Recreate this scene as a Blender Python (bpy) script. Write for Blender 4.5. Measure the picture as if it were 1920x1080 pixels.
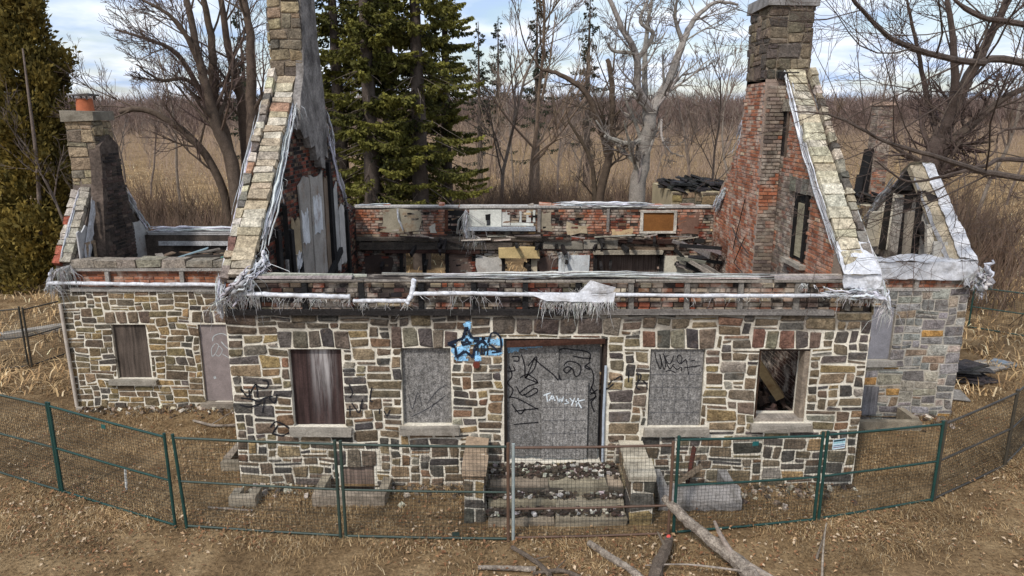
import bpy, math, random
import numpy as np
from mathutils import Vector, Matrix, noise
from mathutils.bvhtree import BVHTree

R = math.radians
rnd = random.Random(11)
nr = np.random.default_rng(5)
sc = bpy.context.scene
for o in list(bpy.data.objects):
    bpy.data.objects.remove(o)
col = sc.collection

# ------------------------------------------------------------------ camera
FPX, CAMH, PITCH = 1331.0, 6.5, R(13.4)
cam_d = bpy.data.cameras.new('camera')
cam = bpy.data.objects.new('camera', cam_d)
col.objects.link(cam)
cam.location = (0, 0, CAMH)
cam.rotation_euler = (R(90) - PITCH, 0, 0)
cam_d.sensor_width = 36.0
cam_d.lens = 36.0 * FPX / 1920.0
cam_d.clip_start = 0.1
cam_d.clip_end = 4000
sc.camera = cam
sc.render.resolution_x, sc.render.resolution_y = 1024, 576

# ------------------------------------------------------------------ light
SUN_EL, SUN_AZ = 48.0, 32.0        # azimuth: degrees to the left of straight behind the camera
sun_d = bpy.data.lights.new('sun', 'SUN')
sun = bpy.data.objects.new('sun', sun_d)
col.objects.link(sun)
sdir = Vector((-math.sin(R(SUN_AZ)) * math.cos(R(SUN_EL)), -math.cos(R(SUN_AZ)) * math.cos(R(SUN_EL)), math.sin(R(SUN_EL))))
sun.rotation_euler = sdir.to_track_quat('Z', 'Y').to_euler()
sun.location = sdir * 60
sun_d.energy = 2.5
sun_d.angle = R(5)
sun_d.color = (1.0, 0.965, 0.925)

world = bpy.data.worlds.new('World')
sc.world = world
world.use_nodes = True
nt = world.node_tree
nt.nodes.clear()
def wn(t, **kw):
    n = nt.nodes.new(t)
    for k, v in kw.items():
        setattr(n, k, v)
    return n
wl = nt.links.new
out = wn('ShaderNodeOutputWorld'); bg = wn('ShaderNodeBackground')
sky = wn('ShaderNodeTexSky', sky_type='NISHITA', sun_disc=False)
sky.sun_elevation = R(SUN_EL); sky.sun_rotation = math.atan2(sdir.x, sdir.y)
sky.dust_density = 1.5; sky.air_density = 1.2
tc = wn('ShaderNodeTexCoord'); sep = wn('ShaderNodeSeparateXYZ')
wl(tc.outputs['Generated'], sep.inputs[0])
zc = wn('ShaderNodeMath', operation='MAXIMUM'); wl(sep.outputs[2], zc.inputs[0]); zc.inputs[1].default_value = 0.0
za = wn('ShaderNodeMath', operation='ADD'); wl(zc.outputs[0], za.inputs[0]); za.inputs[1].default_value = 0.16
dx = wn('ShaderNodeMath', operation='DIVIDE'); wl(sep.outputs[0], dx.inputs[0]); wl(za.outputs[0], dx.inputs[1])
dy = wn('ShaderNodeMath', operation='DIVIDE'); wl(sep.outputs[1], dy.inputs[0]); wl(za.outputs[0], dy.inputs[1])
cmb = wn('ShaderNodeCombineXYZ'); wl(dx.outputs[0], cmb.inputs[0]); wl(dy.outputs[0], cmb.inputs[1])
cn = wn('ShaderNodeTexNoise'); cn.inputs['Scale'].default_value = 1.25; cn.inputs['Detail'].default_value = 9
cn.inputs['Roughness'].default_value = 0.56; cn.inputs['Distortion'].default_value = 0.25
wl(cmb.outputs[0], cn.inputs['Vector'])
cr = wn('ShaderNodeValToRGB'); wl(cn.outputs['Fac'], cr.inputs[0])
cr.color_ramp.elements[0].position = 0.40; cr.color_ramp.elements[0].color = (0.35, 0.35, 0.35, 1)
cr.color_ramp.elements[1].position = 0.56; cr.color_ramp.elements[1].color = (1, 1, 1, 1)
cn2 = wn('ShaderNodeTexNoise'); cn2.inputs['Scale'].default_value = 2.6; cn2.inputs['Detail'].default_value = 6
wl(cmb.outputs[0], cn2.inputs['Vector'])
cc = wn('ShaderNodeValToRGB'); wl(cn2.outputs['Fac'], cc.inputs[0])
cc.color_ramp.elements[0].position = 0.35; cc.color_ramp.elements[0].color = (3.4, 4.5, 6.6, 1)
cc.color_ramp.elements[1].position = 0.65; cc.color_ramp.elements[1].color = (7.3, 7.6, 8.1, 1)
mx = wn('ShaderNodeMix', data_type='RGBA')
wl(cr.outputs[0], mx.inputs['Factor']); wl(sky.outputs[0], mx.inputs['A']); wl(cc.outputs[0], mx.inputs['B'])
wl(mx.outputs['Result'], bg.inputs['Color'])
bg.inputs['Strength'].default_value = 0.135
wl(bg.outputs[0], out.inputs[0])

sc.view_settings.view_transform = 'Standard'
sc.view_settings.look = 'None'
sc.view_settings.gamma = 1
sc.view_settings.exposure = 0.2
try:
    sc.view_settings.use_curve_mapping = False
except Exception:
    pass
sc.cycles.use_denoising = True
sc.cycles.max_bounces = 6
sc.cycles.diffuse_bounces = 3

# ------------------------------------------------------------------ helpers
CT, ST = math.cos(PITCH), math.sin(PITCH)
def at(px, py, Y):
    """point of the place at distance Y that is seen at a given spot of the photograph"""
    u = (px - 960) / FPX; v = (540 - py) / FPX
    r = (u, CT + v * ST, -ST + v * CT); t = Y / r[1]
    return Vector((r[0] * t, Y, CAMH + r[2] * t))
def gat(px, py, z=0.0):
    u = (px - 960) / FPX; v = (540 - py) / FPX
    r = (u, CT + v * ST, -ST + v * CT); t = (z - CAMH) / r[2]
    return Vector((r[0] * t, r[1] * t, z))
def S(r, g, b, k=1.0):
    f = lambda c: ((c / 255.0) / 12.92 if c <= 10 else (((c / 255.0) + 0.055) / 1.055) ** 2.4) * k
    return np.array((f(r), f(g), f(b)))
def jit(c, a, r=rnd):
    k = 1 + r.uniform(-a, a)
    return np.clip(np.array(c) * k * np.array([1 + r.uniform(-a, a) * .25 for _ in range(3)]), 0.004, 0.95)

WLOC = {}
def tag(o, label=None, cat=None, group=None, kind=None):
    if label: o['label'] = label
    if cat: o['category'] = cat
    if group: o['group'] = group
    if kind: o['kind'] = kind
    return o
def emp(name, loc=(0, 0, 0), label=None, cat=None, group=None):
    o = bpy.data.objects.new(name, None)
    o.empty_display_size = .3
    col.objects.link(o)
    o.location = loc
    WLOC[o.name] = Vector(loc)
    return tag(o, label, cat, group)

class MB:
    def __init__(s):
        s.V = []; s.n = 0; s.Q = []; s.QC = []; s.T = []; s.TC = []
    def add(s, V, F, c):
        V = np.asarray(V, float).reshape(-1, 3); F = np.asarray(F, int)
        s.V.append(V)
        C = np.asarray(c, float)
        if C.ndim == 1: C = np.tile(C, (len(F), 1))
        if F.shape[1] == 4: s.Q.append(F + s.n); s.QC.append(C)
        else: s.T.append(F + s.n); s.TC.append(C)
        s.n += len(V)
    def poly(s, pts, c):
        n = len(pts)
        s.add(pts, [(0, i, i + 1) for i in range(1, n - 1)], c)
    def box(s, c, size, col_, rot=None, jitter=0.0):
        h = np.array(size, float) / 2
        P = np.array([(x, y, z) for z in (-1, 1) for y in (-1, 1) for x in (-1, 1)], float) * h
        if jitter: P += nr.uniform(-jitter, jitter, P.shape)
        if rot is not None:
            P = P @ np.array(rot.to_3x3()).T
        P += np.array(c, float)
        s.add(P, [(0, 2, 3, 1), (4, 5, 7, 6), (0, 1, 5, 4), (2, 6, 7, 3), (0, 4, 6, 2), (1, 3, 7, 5)], col_)
    def bx(s, x0, x1, y0, y1, z0, z1, col_, jitter=0.0):
        s.box(((x0 + x1) / 2, (y0 + y1) / 2, (z0 + z1) / 2), (x1 - x0, y1 - y0, z1 - z0), col_, jitter=jitter)
    def beam(s, a, b, w, h, col_, jitter=0.0):
        a = Vector(a); b = Vector(b); d = b - a
        q = d.to_track_quat('X', 'Z').to_matrix()
        s.box((a + b) / 2, (d.length, w, h), col_, q, jitter)
    def tube(s, pts, rad, sides, c, cap=True):
        P = np.array([tuple(p) for p in pts], float); n = len(P)
        rad = np.broadcast_to(np.asarray(rad, float), (n,))
        T = np.gradient(P, axis=0); T /= (np.linalg.norm(T, axis=1, keepdims=True) + 1e-9)
        m = T.mean(0); ref = np.array((0, 0, 1.)) if abs(m[2]) < .8 * np.linalg.norm(m) + 1e-9 else np.array((1., 0, 0))
        A = np.cross(T, ref); A /= (np.linalg.norm(A, axis=1, keepdims=True) + 1e-9)
        B = np.cross(T, A)
        a = np.linspace(0, 2 * math.pi, sides, endpoint=False)
        V = P[:, None, :] + rad[:, None, None] * (np.cos(a)[None, :, None] * A[:, None, :] + np.sin(a)[None, :, None] * B[:, None, :])
        i = np.arange(n - 1)[:, None] * sides; k = np.arange(sides)[None, :]; k2 = (k + 1) % sides
        F = np.stack([i + k, i + k2, i + sides + k2, i + sides + k], -1).reshape(-1, 4)
        s.add(V.reshape(-1, 3), F, c)
        if cap and sides > 3:
            for e, row in ((0, V[0]), (1, V[-1])):
                s.poly(row, c)
    def ext(s, o):
        """append another builder"""
        off = s.n
        s.V += o.V; s.n += o.n
        s.Q += [q + off for q in o.Q]; s.QC += o.QC; s.T += [t + off for t in o.T]; s.TC += o.TC
    def data(s, name, mat, origin=(0, 0, 0), smooth=False):
        V = np.concatenate(s.V) - np.array(tuple(origin), float)
        Q = np.concatenate(s.Q) if s.Q else np.zeros((0, 4), int)
        T = np.concatenate(s.T) if s.T else np.zeros((0, 3), int)
        C = np.concatenate(s.QC + s.TC) if (s.QC or s.TC) else np.zeros((0, 3))
        tot = np.concatenate([np.full(len(Q), 4), np.full(len(T), 3)]).astype(np.int32)
        loops = np.concatenate([Q.ravel(), T.ravel()]).astype(np.int32)
        me = bpy.data.meshes.new(name)
        me.vertices.add(len(V)); me.vertices.foreach_set('co', V.astype(np.float32).ravel())
        me.loops.add(len(loops)); me.loops.foreach_set('vertex_index', loops)
        me.polygons.add(len(tot))
        st = np.concatenate([[0], np.cumsum(tot)[:-1]]).astype(np.int32)
        me.polygons.foreach_set('loop_start', st)
        try: me.polygons.foreach_set('loop_total', tot)
        except Exception: pass
        me.polygons.foreach_set('use_smooth', np.full(len(tot), bool(smooth)))
        at_ = me.color_attributes.new('Col', 'FLOAT_COLOR', 'CORNER')
        cc_ = np.ones((len(loops), 4), np.float32); cc_[:, :3] = np.repeat(C, tot, axis=0)
        at_.data.foreach_set('color', cc_.ravel())
        me.materials.append(mat)
        me.update(calc_edges=True)
        me.validate()
        return me
    def build(s, name, mat, parent=None, origin=None, smooth=False, **kw):
        pl = WLOC[parent.name] if parent is not None else Vector((0, 0, 0))
        if origin is None: origin = pl
        if origin == 'base':
            V = np.concatenate(s.V); mn, mxx = V.min(0), V.max(0)
            origin = Vector(((mn[0] + mxx[0]) / 2, (mn[1] + mxx[1]) / 2, mn[2]))
        me = s.data(name, mat, origin, smooth)
        o = bpy.data.objects.new(name, me); col.objects.link(o)
        o.parent = parent
        o.location = Vector(origin) - pl
        WLOC[o.name] = Vector(origin)
        return tag(o, **kw)

def dup(root, loc, rz=0.0, scale=1.0, label=None):
    r = root.copy(); col.objects.link(r); r.location = loc; r.rotation_euler = (0, 0, rz); r.scale = (scale,) * 3
    if label: r['label'] = label
    for ch in root.children:
        c = ch.copy(); col.objects.link(c); c.parent = r
    return r

# ------------------------------------------------------------------ materials
def mat(name, rough=.9, n1=(3, .25), n2=(40, .2), bump=.3, bscale=30, tint=None, spec=.2, streak=None, metal=0.0, trans=0.0):
    m = bpy.data.materials.new(name); m.use_nodes = True
    t = m.node_tree; b = t.nodes['Principled BSDF']; L = t.links.new
    a = t.nodes.new('ShaderNodeAttribute'); a.attribute_name = 'Col'
    g = t.nodes.new('ShaderNodeNewGeometry')
    cur = a.outputs['Color']
    def mul(fac_sock, lo, hi, cur, color=None):
        mr = t.nodes.new('ShaderNodeMapRange'); L(fac_sock, mr.inputs['Value'])
        mr.inputs['From Min'].default_value = .3; mr.inputs['From Max'].default_value = .7
        mr.inputs['To Min'].default_value = lo; mr.inputs['To Max'].default_value = hi
        v = t.nodes.new('ShaderNodeVectorMath'); v.operation = 'SCALE'
        L(cur, v.inputs[0]); L(mr.outputs[0], v.inputs['Scale'])
        return v.outputs[0]
    for sc_, am in (n1, n2):
        if am:
            n = t.nodes.new('ShaderNodeTexNoise'); n.inputs['Scale'].default_value = sc_; n.inputs['Detail'].default_value = 5
            L(g.outputs['Position'], n.inputs['Vector'])
            cur = mul(n.outputs['Fac'], 1 - am, 1 + am, cur)
    if streak:
        mp = t.nodes.new('ShaderNodeMapping'); L(g.outputs['Position'], mp.inputs[0]); mp.inputs['Scale'].default_value = streak[0]
        n = t.nodes.new('ShaderNodeTexNoise'); n.inputs['Scale'].default_value = 1; n.inputs['Detail'].default_value = 5
        L(mp.outputs[0], n.inputs['Vector'])
        cur = mul(n.outputs['Fac'], streak[1], streak[2], cur)
    if tint:
        n = t.nodes.new('ShaderNodeTexNoise'); n.inputs['Scale'].default_value = tint[1]; n.inputs['Detail'].default_value = 6
        n.inputs['Roughness'].default_value = .65
        L(g.outputs['Position'], n.inputs['Vector'])
        r = t.nodes.new('ShaderNodeValToRGB'); L(n.outputs['Fac'], r.inputs[0])
        r.color_ramp.elements[0].position = tint[2]; r.color_ramp.elements[0].color = (0, 0, 0, 1)
        r.color_ramp.elements[1].position = tint[3]; r.color_ramp.elements[1].color = (1, 1, 1, 1)
        mxx = t.nodes.new('ShaderNodeMix'); mxx.data_type = 'RGBA'
        sc2 = t.nodes.new('ShaderNodeMath'); sc2.operation = 'MULTIPLY'; L(r.outputs[0], sc2.inputs[0]); sc2.inputs[1].default_value = tint[4]
        L(sc2.outputs[0], mxx.inputs['Factor']); L(cur, mxx.inputs['A']); mxx.inputs['B'].default_value = (*tint[0], 1)
        cur = mxx.outputs['Result']
    L(cur, b.inputs['Base Color'])
    b.inputs['Roughness'].default_value = rough
    b.inputs['Specular IOR Level'].default_value = spec
    b.inputs['Metallic'].default_value = metal
    if bump:
        n = t.nodes.new('ShaderNodeTexNoise'); n.inputs['Scale'].default_value = bscale; n.inputs['Detail'].default_value = 6
        n.inputs['Roughness'].default_value = .6
        L(g.outputs['Position'], n.inputs['Vector'])
        bp = t.nodes.new('ShaderNodeBump'); bp.inputs['Strength'].default_value = bump; bp.inputs['Distance'].default_value = .03
        L(n.outputs['Fac'], bp.inputs['Height']); L(bp.outputs[0], b.inputs['Normal'])
    if trans:
        tr = t.nodes.new('ShaderNodeBsdfTranslucent'); L(cur, tr.inputs['Color'])
        ms = t.nodes.new('ShaderNodeMixShader'); ms.inputs[0].default_value = trans
        L(b.outputs[0], ms.inputs[1]); L(tr.outputs[0], ms.inputs[2])
        L(ms.outputs[0], t.nodes['Material Output'].inputs['Surface'])
    return m

M = {
 'stone': mat('rubble_stone', .92, (9, .42), (34, .42), .9, 30, tint=(tuple(S(138, 112, 84)), 5, .56, .72, .3)),
 'mortar': mat('lime_mortar', .95, (1.6, .18), (30, .2), .5, 60, tint=(tuple(S(132, 116, 94)), 3.2, .5, .72, .65)),
 'brick': mat('burnt_brick', .93, (5, .25), (60, .25), .5, 70, tint=(tuple(S(204, 190, 172)), 3.0, .48, .66, .7)),
 'brickdark': mat('sooty_brick', .93, (4, .35), (50, .3), .5, 60, tint=(tuple(S(24, 22, 21)), 1.8, .45, .66, .7)),
 'parge': mat('grey_parging', .95, (3.5, .4), (20, .35), .9, 12, tint=(tuple(S(45, 40, 37)), 1.6, .48, .66, .7)),
 'plaster': mat('stained_plaster', .9, (2.5, .2), (25, .15), .2, 20, tint=(tuple(S(120, 80, 40)), 2.4, .56, .7, .6)),
 'wood': mat('weathered_wood', .9, (4, .25), (30, .2), .4, 40, streak=((30, 3, 30), .7, 1.25)),
 'char': mat('charred_timber', .85, (6, .4), (40, .4), .8, 30, spec=.35),
 'osb': mat('weathered_chipboard', .88, (16, .35), (48, .6), .4, 90, tint=(tuple(S(176, 174, 172)), 30, .58, .66, .55), streak=((26, 1, 5), .72, 1.25)),
 'ply': mat('stained_plywood', .85, (2, .25), (40, .2), .15, 60, streak=((22, 1, 1.2), .5, 1.5)),
 'wrap': mat('torn_white_wrap', .85, (6, .18), (30, .15), .5, 18, tint=(tuple(S(150, 140, 128)), 4, .52, .7, .5), trans=.1),
 'conc': mat('old_concrete', .95, (4, .25), (40, .25), .5, 40, tint=(tuple(S(80, 72, 60)), 3, .5, .68, .6)),
 'green': mat('green_fence_paint', .5, (8, .15), (60, .1), .05, 50, spec=.4),
 'wire': mat('fence_wire', .6, (8, .1), (60, .1), 0, 50, spec=.3),
 'bark': mat('tree_bark', .95, (5, .25), (40, .3), .8, 25),
 'palebark': mat('pale_dead_bark', .95, (3, .3), (30, .3), .8, 18, tint=(tuple(S(70, 60, 52)), 3, .5, .68, .7)),
 'logbark': mat('weathered_log', .95, (7, .3), (50, .4), 1.0, 45, tint=(tuple(S(92, 80, 70)), 12, .46, .62, .75)),
 'needle': mat('needles', .8, (.9, .25), (9, .2), 0, 1, spec=.25, trans=.25),
 'twig': mat('twigs', .95, (.3, .2), (5, .2), 0, 1),
 'blade': mat('dry_grass_blades', .95, (.6, .3), (6, .2), 0, 1, trans=.15),
 'leaf': mat('dead_leaves', .9, (3, .2), (40, .2), 0, 1, trans=.1),
 'paint': mat('spray_paint', .7, (20, .25), (90, .25), 0, 1),
 'metal': mat('painted_metal', .45, (6, .15), (50, .15), .1, 50, spec=.5),
 'terracotta': mat('terracotta', .8, (8, .15), (60, .15), .1, 60),
}
def ground_mat():
    m = bpy.data.materials.new('dead_grass_ground'); m.use_nodes = True
    t = m.node_tree; b = t.nodes['Principled BSDF']; L = t.links.new
    g = t.nodes.new('ShaderNodeNewGeometry')
    def nz(s, d=6, rg=.6):
        n = t.nodes.new('ShaderNodeTexNoise'); n.inputs['Scale'].default_value = s; n.inputs['Detail'].default_value = d; n.inputs['Roughness'].default_value = rg
        L(g.outputs['Position'], n.inputs['Vector']); return n.outputs['Fac']
    def ramp(f, els):
        r = t.nodes.new('ShaderNodeValToRGB'); L(f, r.inputs[0])
        r.color_ramp.elements[0].position = els[0][0]; r.color_ramp.elements[0].color = (*els[0][1], 1)
        r.color_ramp.elements[1].position = els[-1][0]; r.color_ramp.elements[1].color = (*els[-1][1], 1)
        for p, c in els[1:-1]:
            e = r.color_ramp.elements.new(p); e.color = (*c, 1)
        return r.outputs[0]
    a = ramp(nz(1.1), [(.3, tuple(S(98, 80, 60))), (.5, tuple(S(140, 117, 88))), (.7, tuple(S(172, 149, 116)))])
    f = ramp(nz(14, 8, .7), [(.34, (.45, .43, .4)), (.5, (.9, .89, .87)), (.68, (1.25, 1.24, 1.2))])
    big = ramp(nz(.09, 4), [(.35, (.78, .76, .74)), (.65, (1.12, 1.1, 1.05))])
    m1 = t.nodes.new('ShaderNodeMix'); m1.data_type = 'RGBA'; m1.blend_type = 'MULTIPLY'; m1.inputs['Factor'].default_value = 1
    L(a, m1.inputs['A']); L(f, m1.inputs['B'])
    m2 = t.nodes.new('ShaderNodeMix'); m2.data_type = 'RGBA'; m2.blend_type = 'MULTIPLY'; m2.inputs['Factor'].default_value = 1
    L(m1.outputs['Result'], m2.inputs['A']); L(big, m2.inputs['B'])
    L(m2.outputs['Result'], b.inputs['Base Color']); b.inputs['Roughness'].default_value = 1; b.inputs['Specular IOR Level'].default_value = .05
    bp = t.nodes.new('ShaderNodeBump'); bp.inputs['Strength'].default_value = .9; bp.inputs['Distance'].default_value = .08
    L(nz(9, 8, .7), bp.inputs['Height']); L(bp.outputs[0], b.inputs['Normal'])
    return m
M['ground'] = ground_mat()
def streak_mat():
    m = M['ply'].copy(); m.name = 'streaked_plywood'; t = m.node_tree; L = t.links.new; b = t.nodes['Principled BSDF']
    src = b.inputs['Base Color'].links[0].from_socket
    g = t.nodes.new('ShaderNodeNewGeometry'); mp = t.nodes.new('ShaderNodeMapping'); L(g.outputs['Position'], mp.inputs[0]); mp.inputs['Scale'].default_value = (9, 0, .55)
    n = t.nodes.new('ShaderNodeTexNoise'); n.inputs['Scale'].default_value = 1; n.inputs['Detail'].default_value = 7; n.inputs['Roughness'].default_value = .7; L(mp.outputs[0], n.inputs['Vector'])
    sp_ = t.nodes.new('ShaderNodeSeparateXYZ'); L(g.outputs['Position'], sp_.inputs[0])
    def rng(sock, a, b_, c, d):
        q = t.nodes.new('ShaderNodeMapRange'); q.interpolation_type = 'SMOOTHSTEP'; L(sock, q.inputs[0])
        for i, v in enumerate((a, b_, c, d)): q.inputs[i + 1].default_value = v
        return q.outputs[0]
    def mul(x, y):
        q = t.nodes.new('ShaderNodeMath'); q.operation = 'MULTIPLY'; L(x, q.inputs[0]); L(y, q.inputs[1]); return q.outputs[0]
    f = mul(mul(rng(sp_.outputs[0], -3.62, -3.4, 0, 1), rng(sp_.outputs[0], -3.24, -3.04, 1, 0)), mul(rng(sp_.outputs[2], 1.2, 2.5, .12, 1), rng(n.outputs['Fac'], .36, .66, 0, .8)))
    mx_ = t.nodes.new('ShaderNodeMix'); mx_.data_type = 'RGBA'; L(f, mx_.inputs['Factor']); L(src, mx_.inputs['A']); mx_.inputs['B'].default_value = (*S(196, 190, 186), 1); L(mx_.outputs['Result'], b.inputs['Base Color'])
    return m
M['plystreak'] = streak_mat()
def soot_mortar():
    m = M['mortar'].copy(); m.name = 'sooty_mortar'; t = m.node_tree; L = t.links.new; b = t.nodes['Principled BSDF']
    src = b.inputs['Base Color'].links[0].from_socket
    g = t.nodes.new('ShaderNodeNewGeometry'); sp_ = t.nodes.new('ShaderNodeSeparateXYZ'); L(g.outputs['Position'], sp_.inputs[0])
    n = t.nodes.new('ShaderNodeTexNoise'); n.inputs['Scale'].default_value = 1.7; n.inputs['Detail'].default_value = 6; L(g.outputs['Position'], n.inputs['Vector'])
    a = t.nodes.new('ShaderNodeMath'); a.operation = 'MULTIPLY_ADD'; L(n.outputs['Fac'], a.inputs[0]); a.inputs[1].default_value = 1.1; L(sp_.outputs[2], a.inputs[2])
    q = t.nodes.new('ShaderNodeMapRange'); q.interpolation_type = 'SMOOTHSTEP'; L(a.outputs[0], q.inputs[0]); q.inputs[1].default_value = 3.3; q.inputs[2].default_value = 3.75; q.inputs[3].default_value = 0; q.inputs[4].default_value = .75
    mx_ = t.nodes.new('ShaderNodeMix'); mx_.data_type = 'RGBA'; L(q.outputs[0], mx_.inputs['Factor']); L(src, mx_.inputs['A']); mx_.inputs['B'].default_value = (*S(84, 74, 66), 1); L(mx_.outputs['Result'], b.inputs['Base Color'])
    return m
M['sootmortar'] = soot_mortar()

# ------------------------------------------------------------------ plan of the house (metres)
X0, X1, YF, YB = -4.93, 6.19, 11.75, 20.4          # main block, outer faces
T = .52                                             # wall thickness
LX0, LYF, LYB = -10.1, 15.35, 18.75                 # left wing
RX1, RYF, RYB = 9.85, 14.86, 19.3                   # right wing
WELLS = [(-3.42, -2.2, 11.05, 11.72, 'wide concrete window well in front of the stained brown board'),
         (-4.85, -4.42, 11.0, 11.35, 'small square concrete well near the house corner'),
         (-5.5, -4.98, 12.3, 13.2, 'concrete well tucked against the side of the house corner'),
         (2.55, 3.85, 11.0, 11.72, 'long grey concrete well beside the entrance steps'),
         (7.4, 8.75, 14.1, 14.82, 'concrete well under the side wing window')]
# ground sheet with the sunken wells cut out
def cutsheet(xs, ys, holes, z, mb, c):
    for i in range(len(xs) - 1):
        for j in range(len(ys) - 1):
            cx, cy = (xs[i] + xs[i + 1]) / 2, (ys[j] + ys[j + 1]) / 2
            if any(h[0] < cx < h[1] and h[2] < cy < h[3] for h in holes): continue
            mb.add([(xs[i], ys[j], z), (xs[i + 1], ys[j], z), (xs[i + 1], ys[j + 1], z), (xs[i], ys[j + 1], z)], [(0, 1, 2, 3)], c)
xs = sorted({-1800., 1800., -60., 60., *[w[0] for w in WELLS], *[w[1] for w in WELLS]})
ys = sorted({-60., 0., 60., 2500., *[w[2] for w in WELLS], *[w[3] for w in WELLS]})
g = MB(); cutsheet(xs, ys, WELLS, 0, g, (1, 1, 1))
tag(g.build('ground', M['ground']), kind='structure')

# ------------------------------------------------------------------ walls
class Frame:
    """wall frame: u along the wall, v up, w out of the face"""
    def __init__(s, o, u, w): s.o = np.array(o, float); s.u = np.array(u, float); s.w = np.array(w, float); s.v = np.array((0, 0, 1.))
    def p(s, P):
        P = np.asarray(P, float).reshape(-1, 3)
        return s.o + P[:, :1] * s.u + P[:, 1:2] * s.v + P[:, 2:] * s.w
def slab(mb, fr, u0, u1, v0, v1, holes, th, c):
    us = sorted({u0, u1, *[min(max(h[k], u0), u1) for h in holes for k in (0, 1)]})
    vs = sorted({v0, v1, *[min(max(h[k], v0), v1) for h in holes for k in (2, 3)]})
    def solid(i, j):
        if i < 0 or j < 0 or i >= len(us) - 1 or j >= len(vs) - 1: return False
        cu, cv = (us[i] + us[i + 1]) / 2, (vs[j] + vs[j + 1]) / 2
        return not any(h[0] < cu < h[1] and h[2] < cv < h[3] for h in holes)
    for i in range(len(us) - 1):
        for j in range(len(vs) - 1):
            if not solid(i, j): continue
            a, b, p, q = us[i], us[i + 1], vs[j], vs[j + 1]
            mb.add(fr.p([(a, p, 0), (b, p, 0), (b, q, 0), (a, q, 0)]), [(0, 1, 2, 3)], c)
            mb.add(fr.p([(a, p, -th), (b, p, -th), (b, q, -th), (a, q, -th)]), [(0, 3, 2, 1)], c)
            for (di, dj, e) in ((-1, 0, ((a, p), (a, q))), (1, 0, ((b, p), (b, q))), (0, -1, ((a, p), (b, p))), (0, 1, ((a, q), (b, q)))):
                if not solid(i + di, j + dj):
                    (m, n), (k, l) = e
                    mb.add(fr.p([(m, n, 0), (k, l, 0), (k, l, -th), (m, n, -th)]), [(0, 1, 2, 3)], c)
def prism(mb, fr, poly, th, c):
    n = len(poly)
    F = fr.p([(u, v, 0) for u, v in poly]); B = fr.p([(u, v, -th) for u, v in poly])
    cen = np.mean(poly, axis=0)
    mb.add(np.vstack([F, fr.p([(cen[0], cen[1], 0)])]), [(i, (i + 1) % n, n) for i in range(n)], c)
    mb.add(np.vstack([B, fr.p([(cen[0], cen[1], -th)])]), [(i, (i + 1) % n, n) for i in range(n)], c)
    for i in range(n):
        j = (i + 1) % n
        mb.add([F[i], F[j], B[j], B[i]], [(0, 1, 2, 3)], c)

STONE_PAL = [(S(112, 99, 83), 4), (S(90, 84, 77), 3.5), (S(126, 110, 86), 3.5), (S(76, 71, 66), 2.6), (S(138, 118, 84), 1.6), (S(118, 93, 72), 1.3), (S(104, 90, 73), 4), (S(138, 130, 116), 1.2)]
GREY_PAL = [(S(150, 146, 140), 4), (S(128, 124, 118), 4), (S(160, 150, 134), 2), (S(110, 106, 102), 2), (S(170, 130, 80), .5), (S(140, 120, 100), 1)]
WING_PAL = [(S(132, 114, 86), 4), (S(116, 101, 79), 4), (S(102, 91, 76), 3), (S(144, 122, 84), 2), (S(90, 83, 74), 2)]
CHIM_PAL = [(S(140, 124, 100), 4), (S(120, 108, 92), 4), (S(154, 138, 112), 2), (S(98, 90, 80), 2), (S(150, 104, 74), .5)]
def pick(pal, r):
    t = r.uniform(0, sum(w for _, w in pal))
    for c, w in pal:
        t -= w
        if t <= 0: return c
    return pal[-1][0]
def warp(u, v, s):
    n = noise.noise_vector(Vector((u * 2.3 + s * 7, v * 2.9, s * 3.1)))
    m = noise.noise_vector(Vector((u * 7 + s, v * 8, s * 1.7)))
    return u + n.x * .05 + m.x * .016, v + n.y * .04 + m.y * .015
def rubble(u0, u1, v0, v1, holes, seed, cu=.088, cv=.078, wr=(2, 6), hr=(1, 3)):
    r = random.Random(seed)
    nu, nv = max(1, round((u1 - u0) / cu)), max(1, round((v1 - v0) / cv)); du, dv = (u1 - u0) / nu, (v1 - v0) / nv
    occ = np.zeros((nu, nv), bool)
    for i in range(nu):
        for j in range(nv):
            x, z = u0 + (i + .5) * du, v0 + (j + .5) * dv
            if any(h[0] < x < h[1] and h[2] < z < h[3] for h in holes): occ[i, j] = True
    res = []
    for j in range(nv):
        for i in range(nu):
            if occ[i, j]: continue
            h = min(r.choice([hr[0]] * 2 + [(hr[0] + hr[1]) // 2] * 3 + [(hr[0] + hr[1] + 1) // 2] * 3 + [hr[1]] * 2), nv - j)
            w = r.randint(max(wr[0], h - 1), max(wr[1], h))
            if h <= 1: w = r.randint(2, wr[1])
            k = 0
            while k < w and i + k < nu and not occ[i + k, j]: k += 1
            if i + k < nu and not occ[i + k, j] and (i + k + 1 >= nu or occ[i + k + 1, j]): k += 1
            w = max(1, k)
            hh = 1
            while hh < h and not occ[i:i + w, j + hh].any(): hh += 1
            occ[i:i + w, j:j + hh] = True
            a, b, c, d = u0 + i * du, u0 + (i + w) * du, v0 + j * dv, v0 + (j + hh) * dv
            for q in holes:
                if a < q[1] and b > q[0] and c < q[3] and d > q[2]:
                    o = sorted([(q[1] - a, 0), (b - q[0], 1), (q[3] - c, 2), (d - q[2], 3)])[0][1]
                    if o == 0: a = q[1]
                    elif o == 1: b = q[0]
                    elif o == 2: c = q[3]
                    else: d = q[2]
            if b - a > .05 and d - c > .04: res.append((a, b, c, d))
    return res
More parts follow.
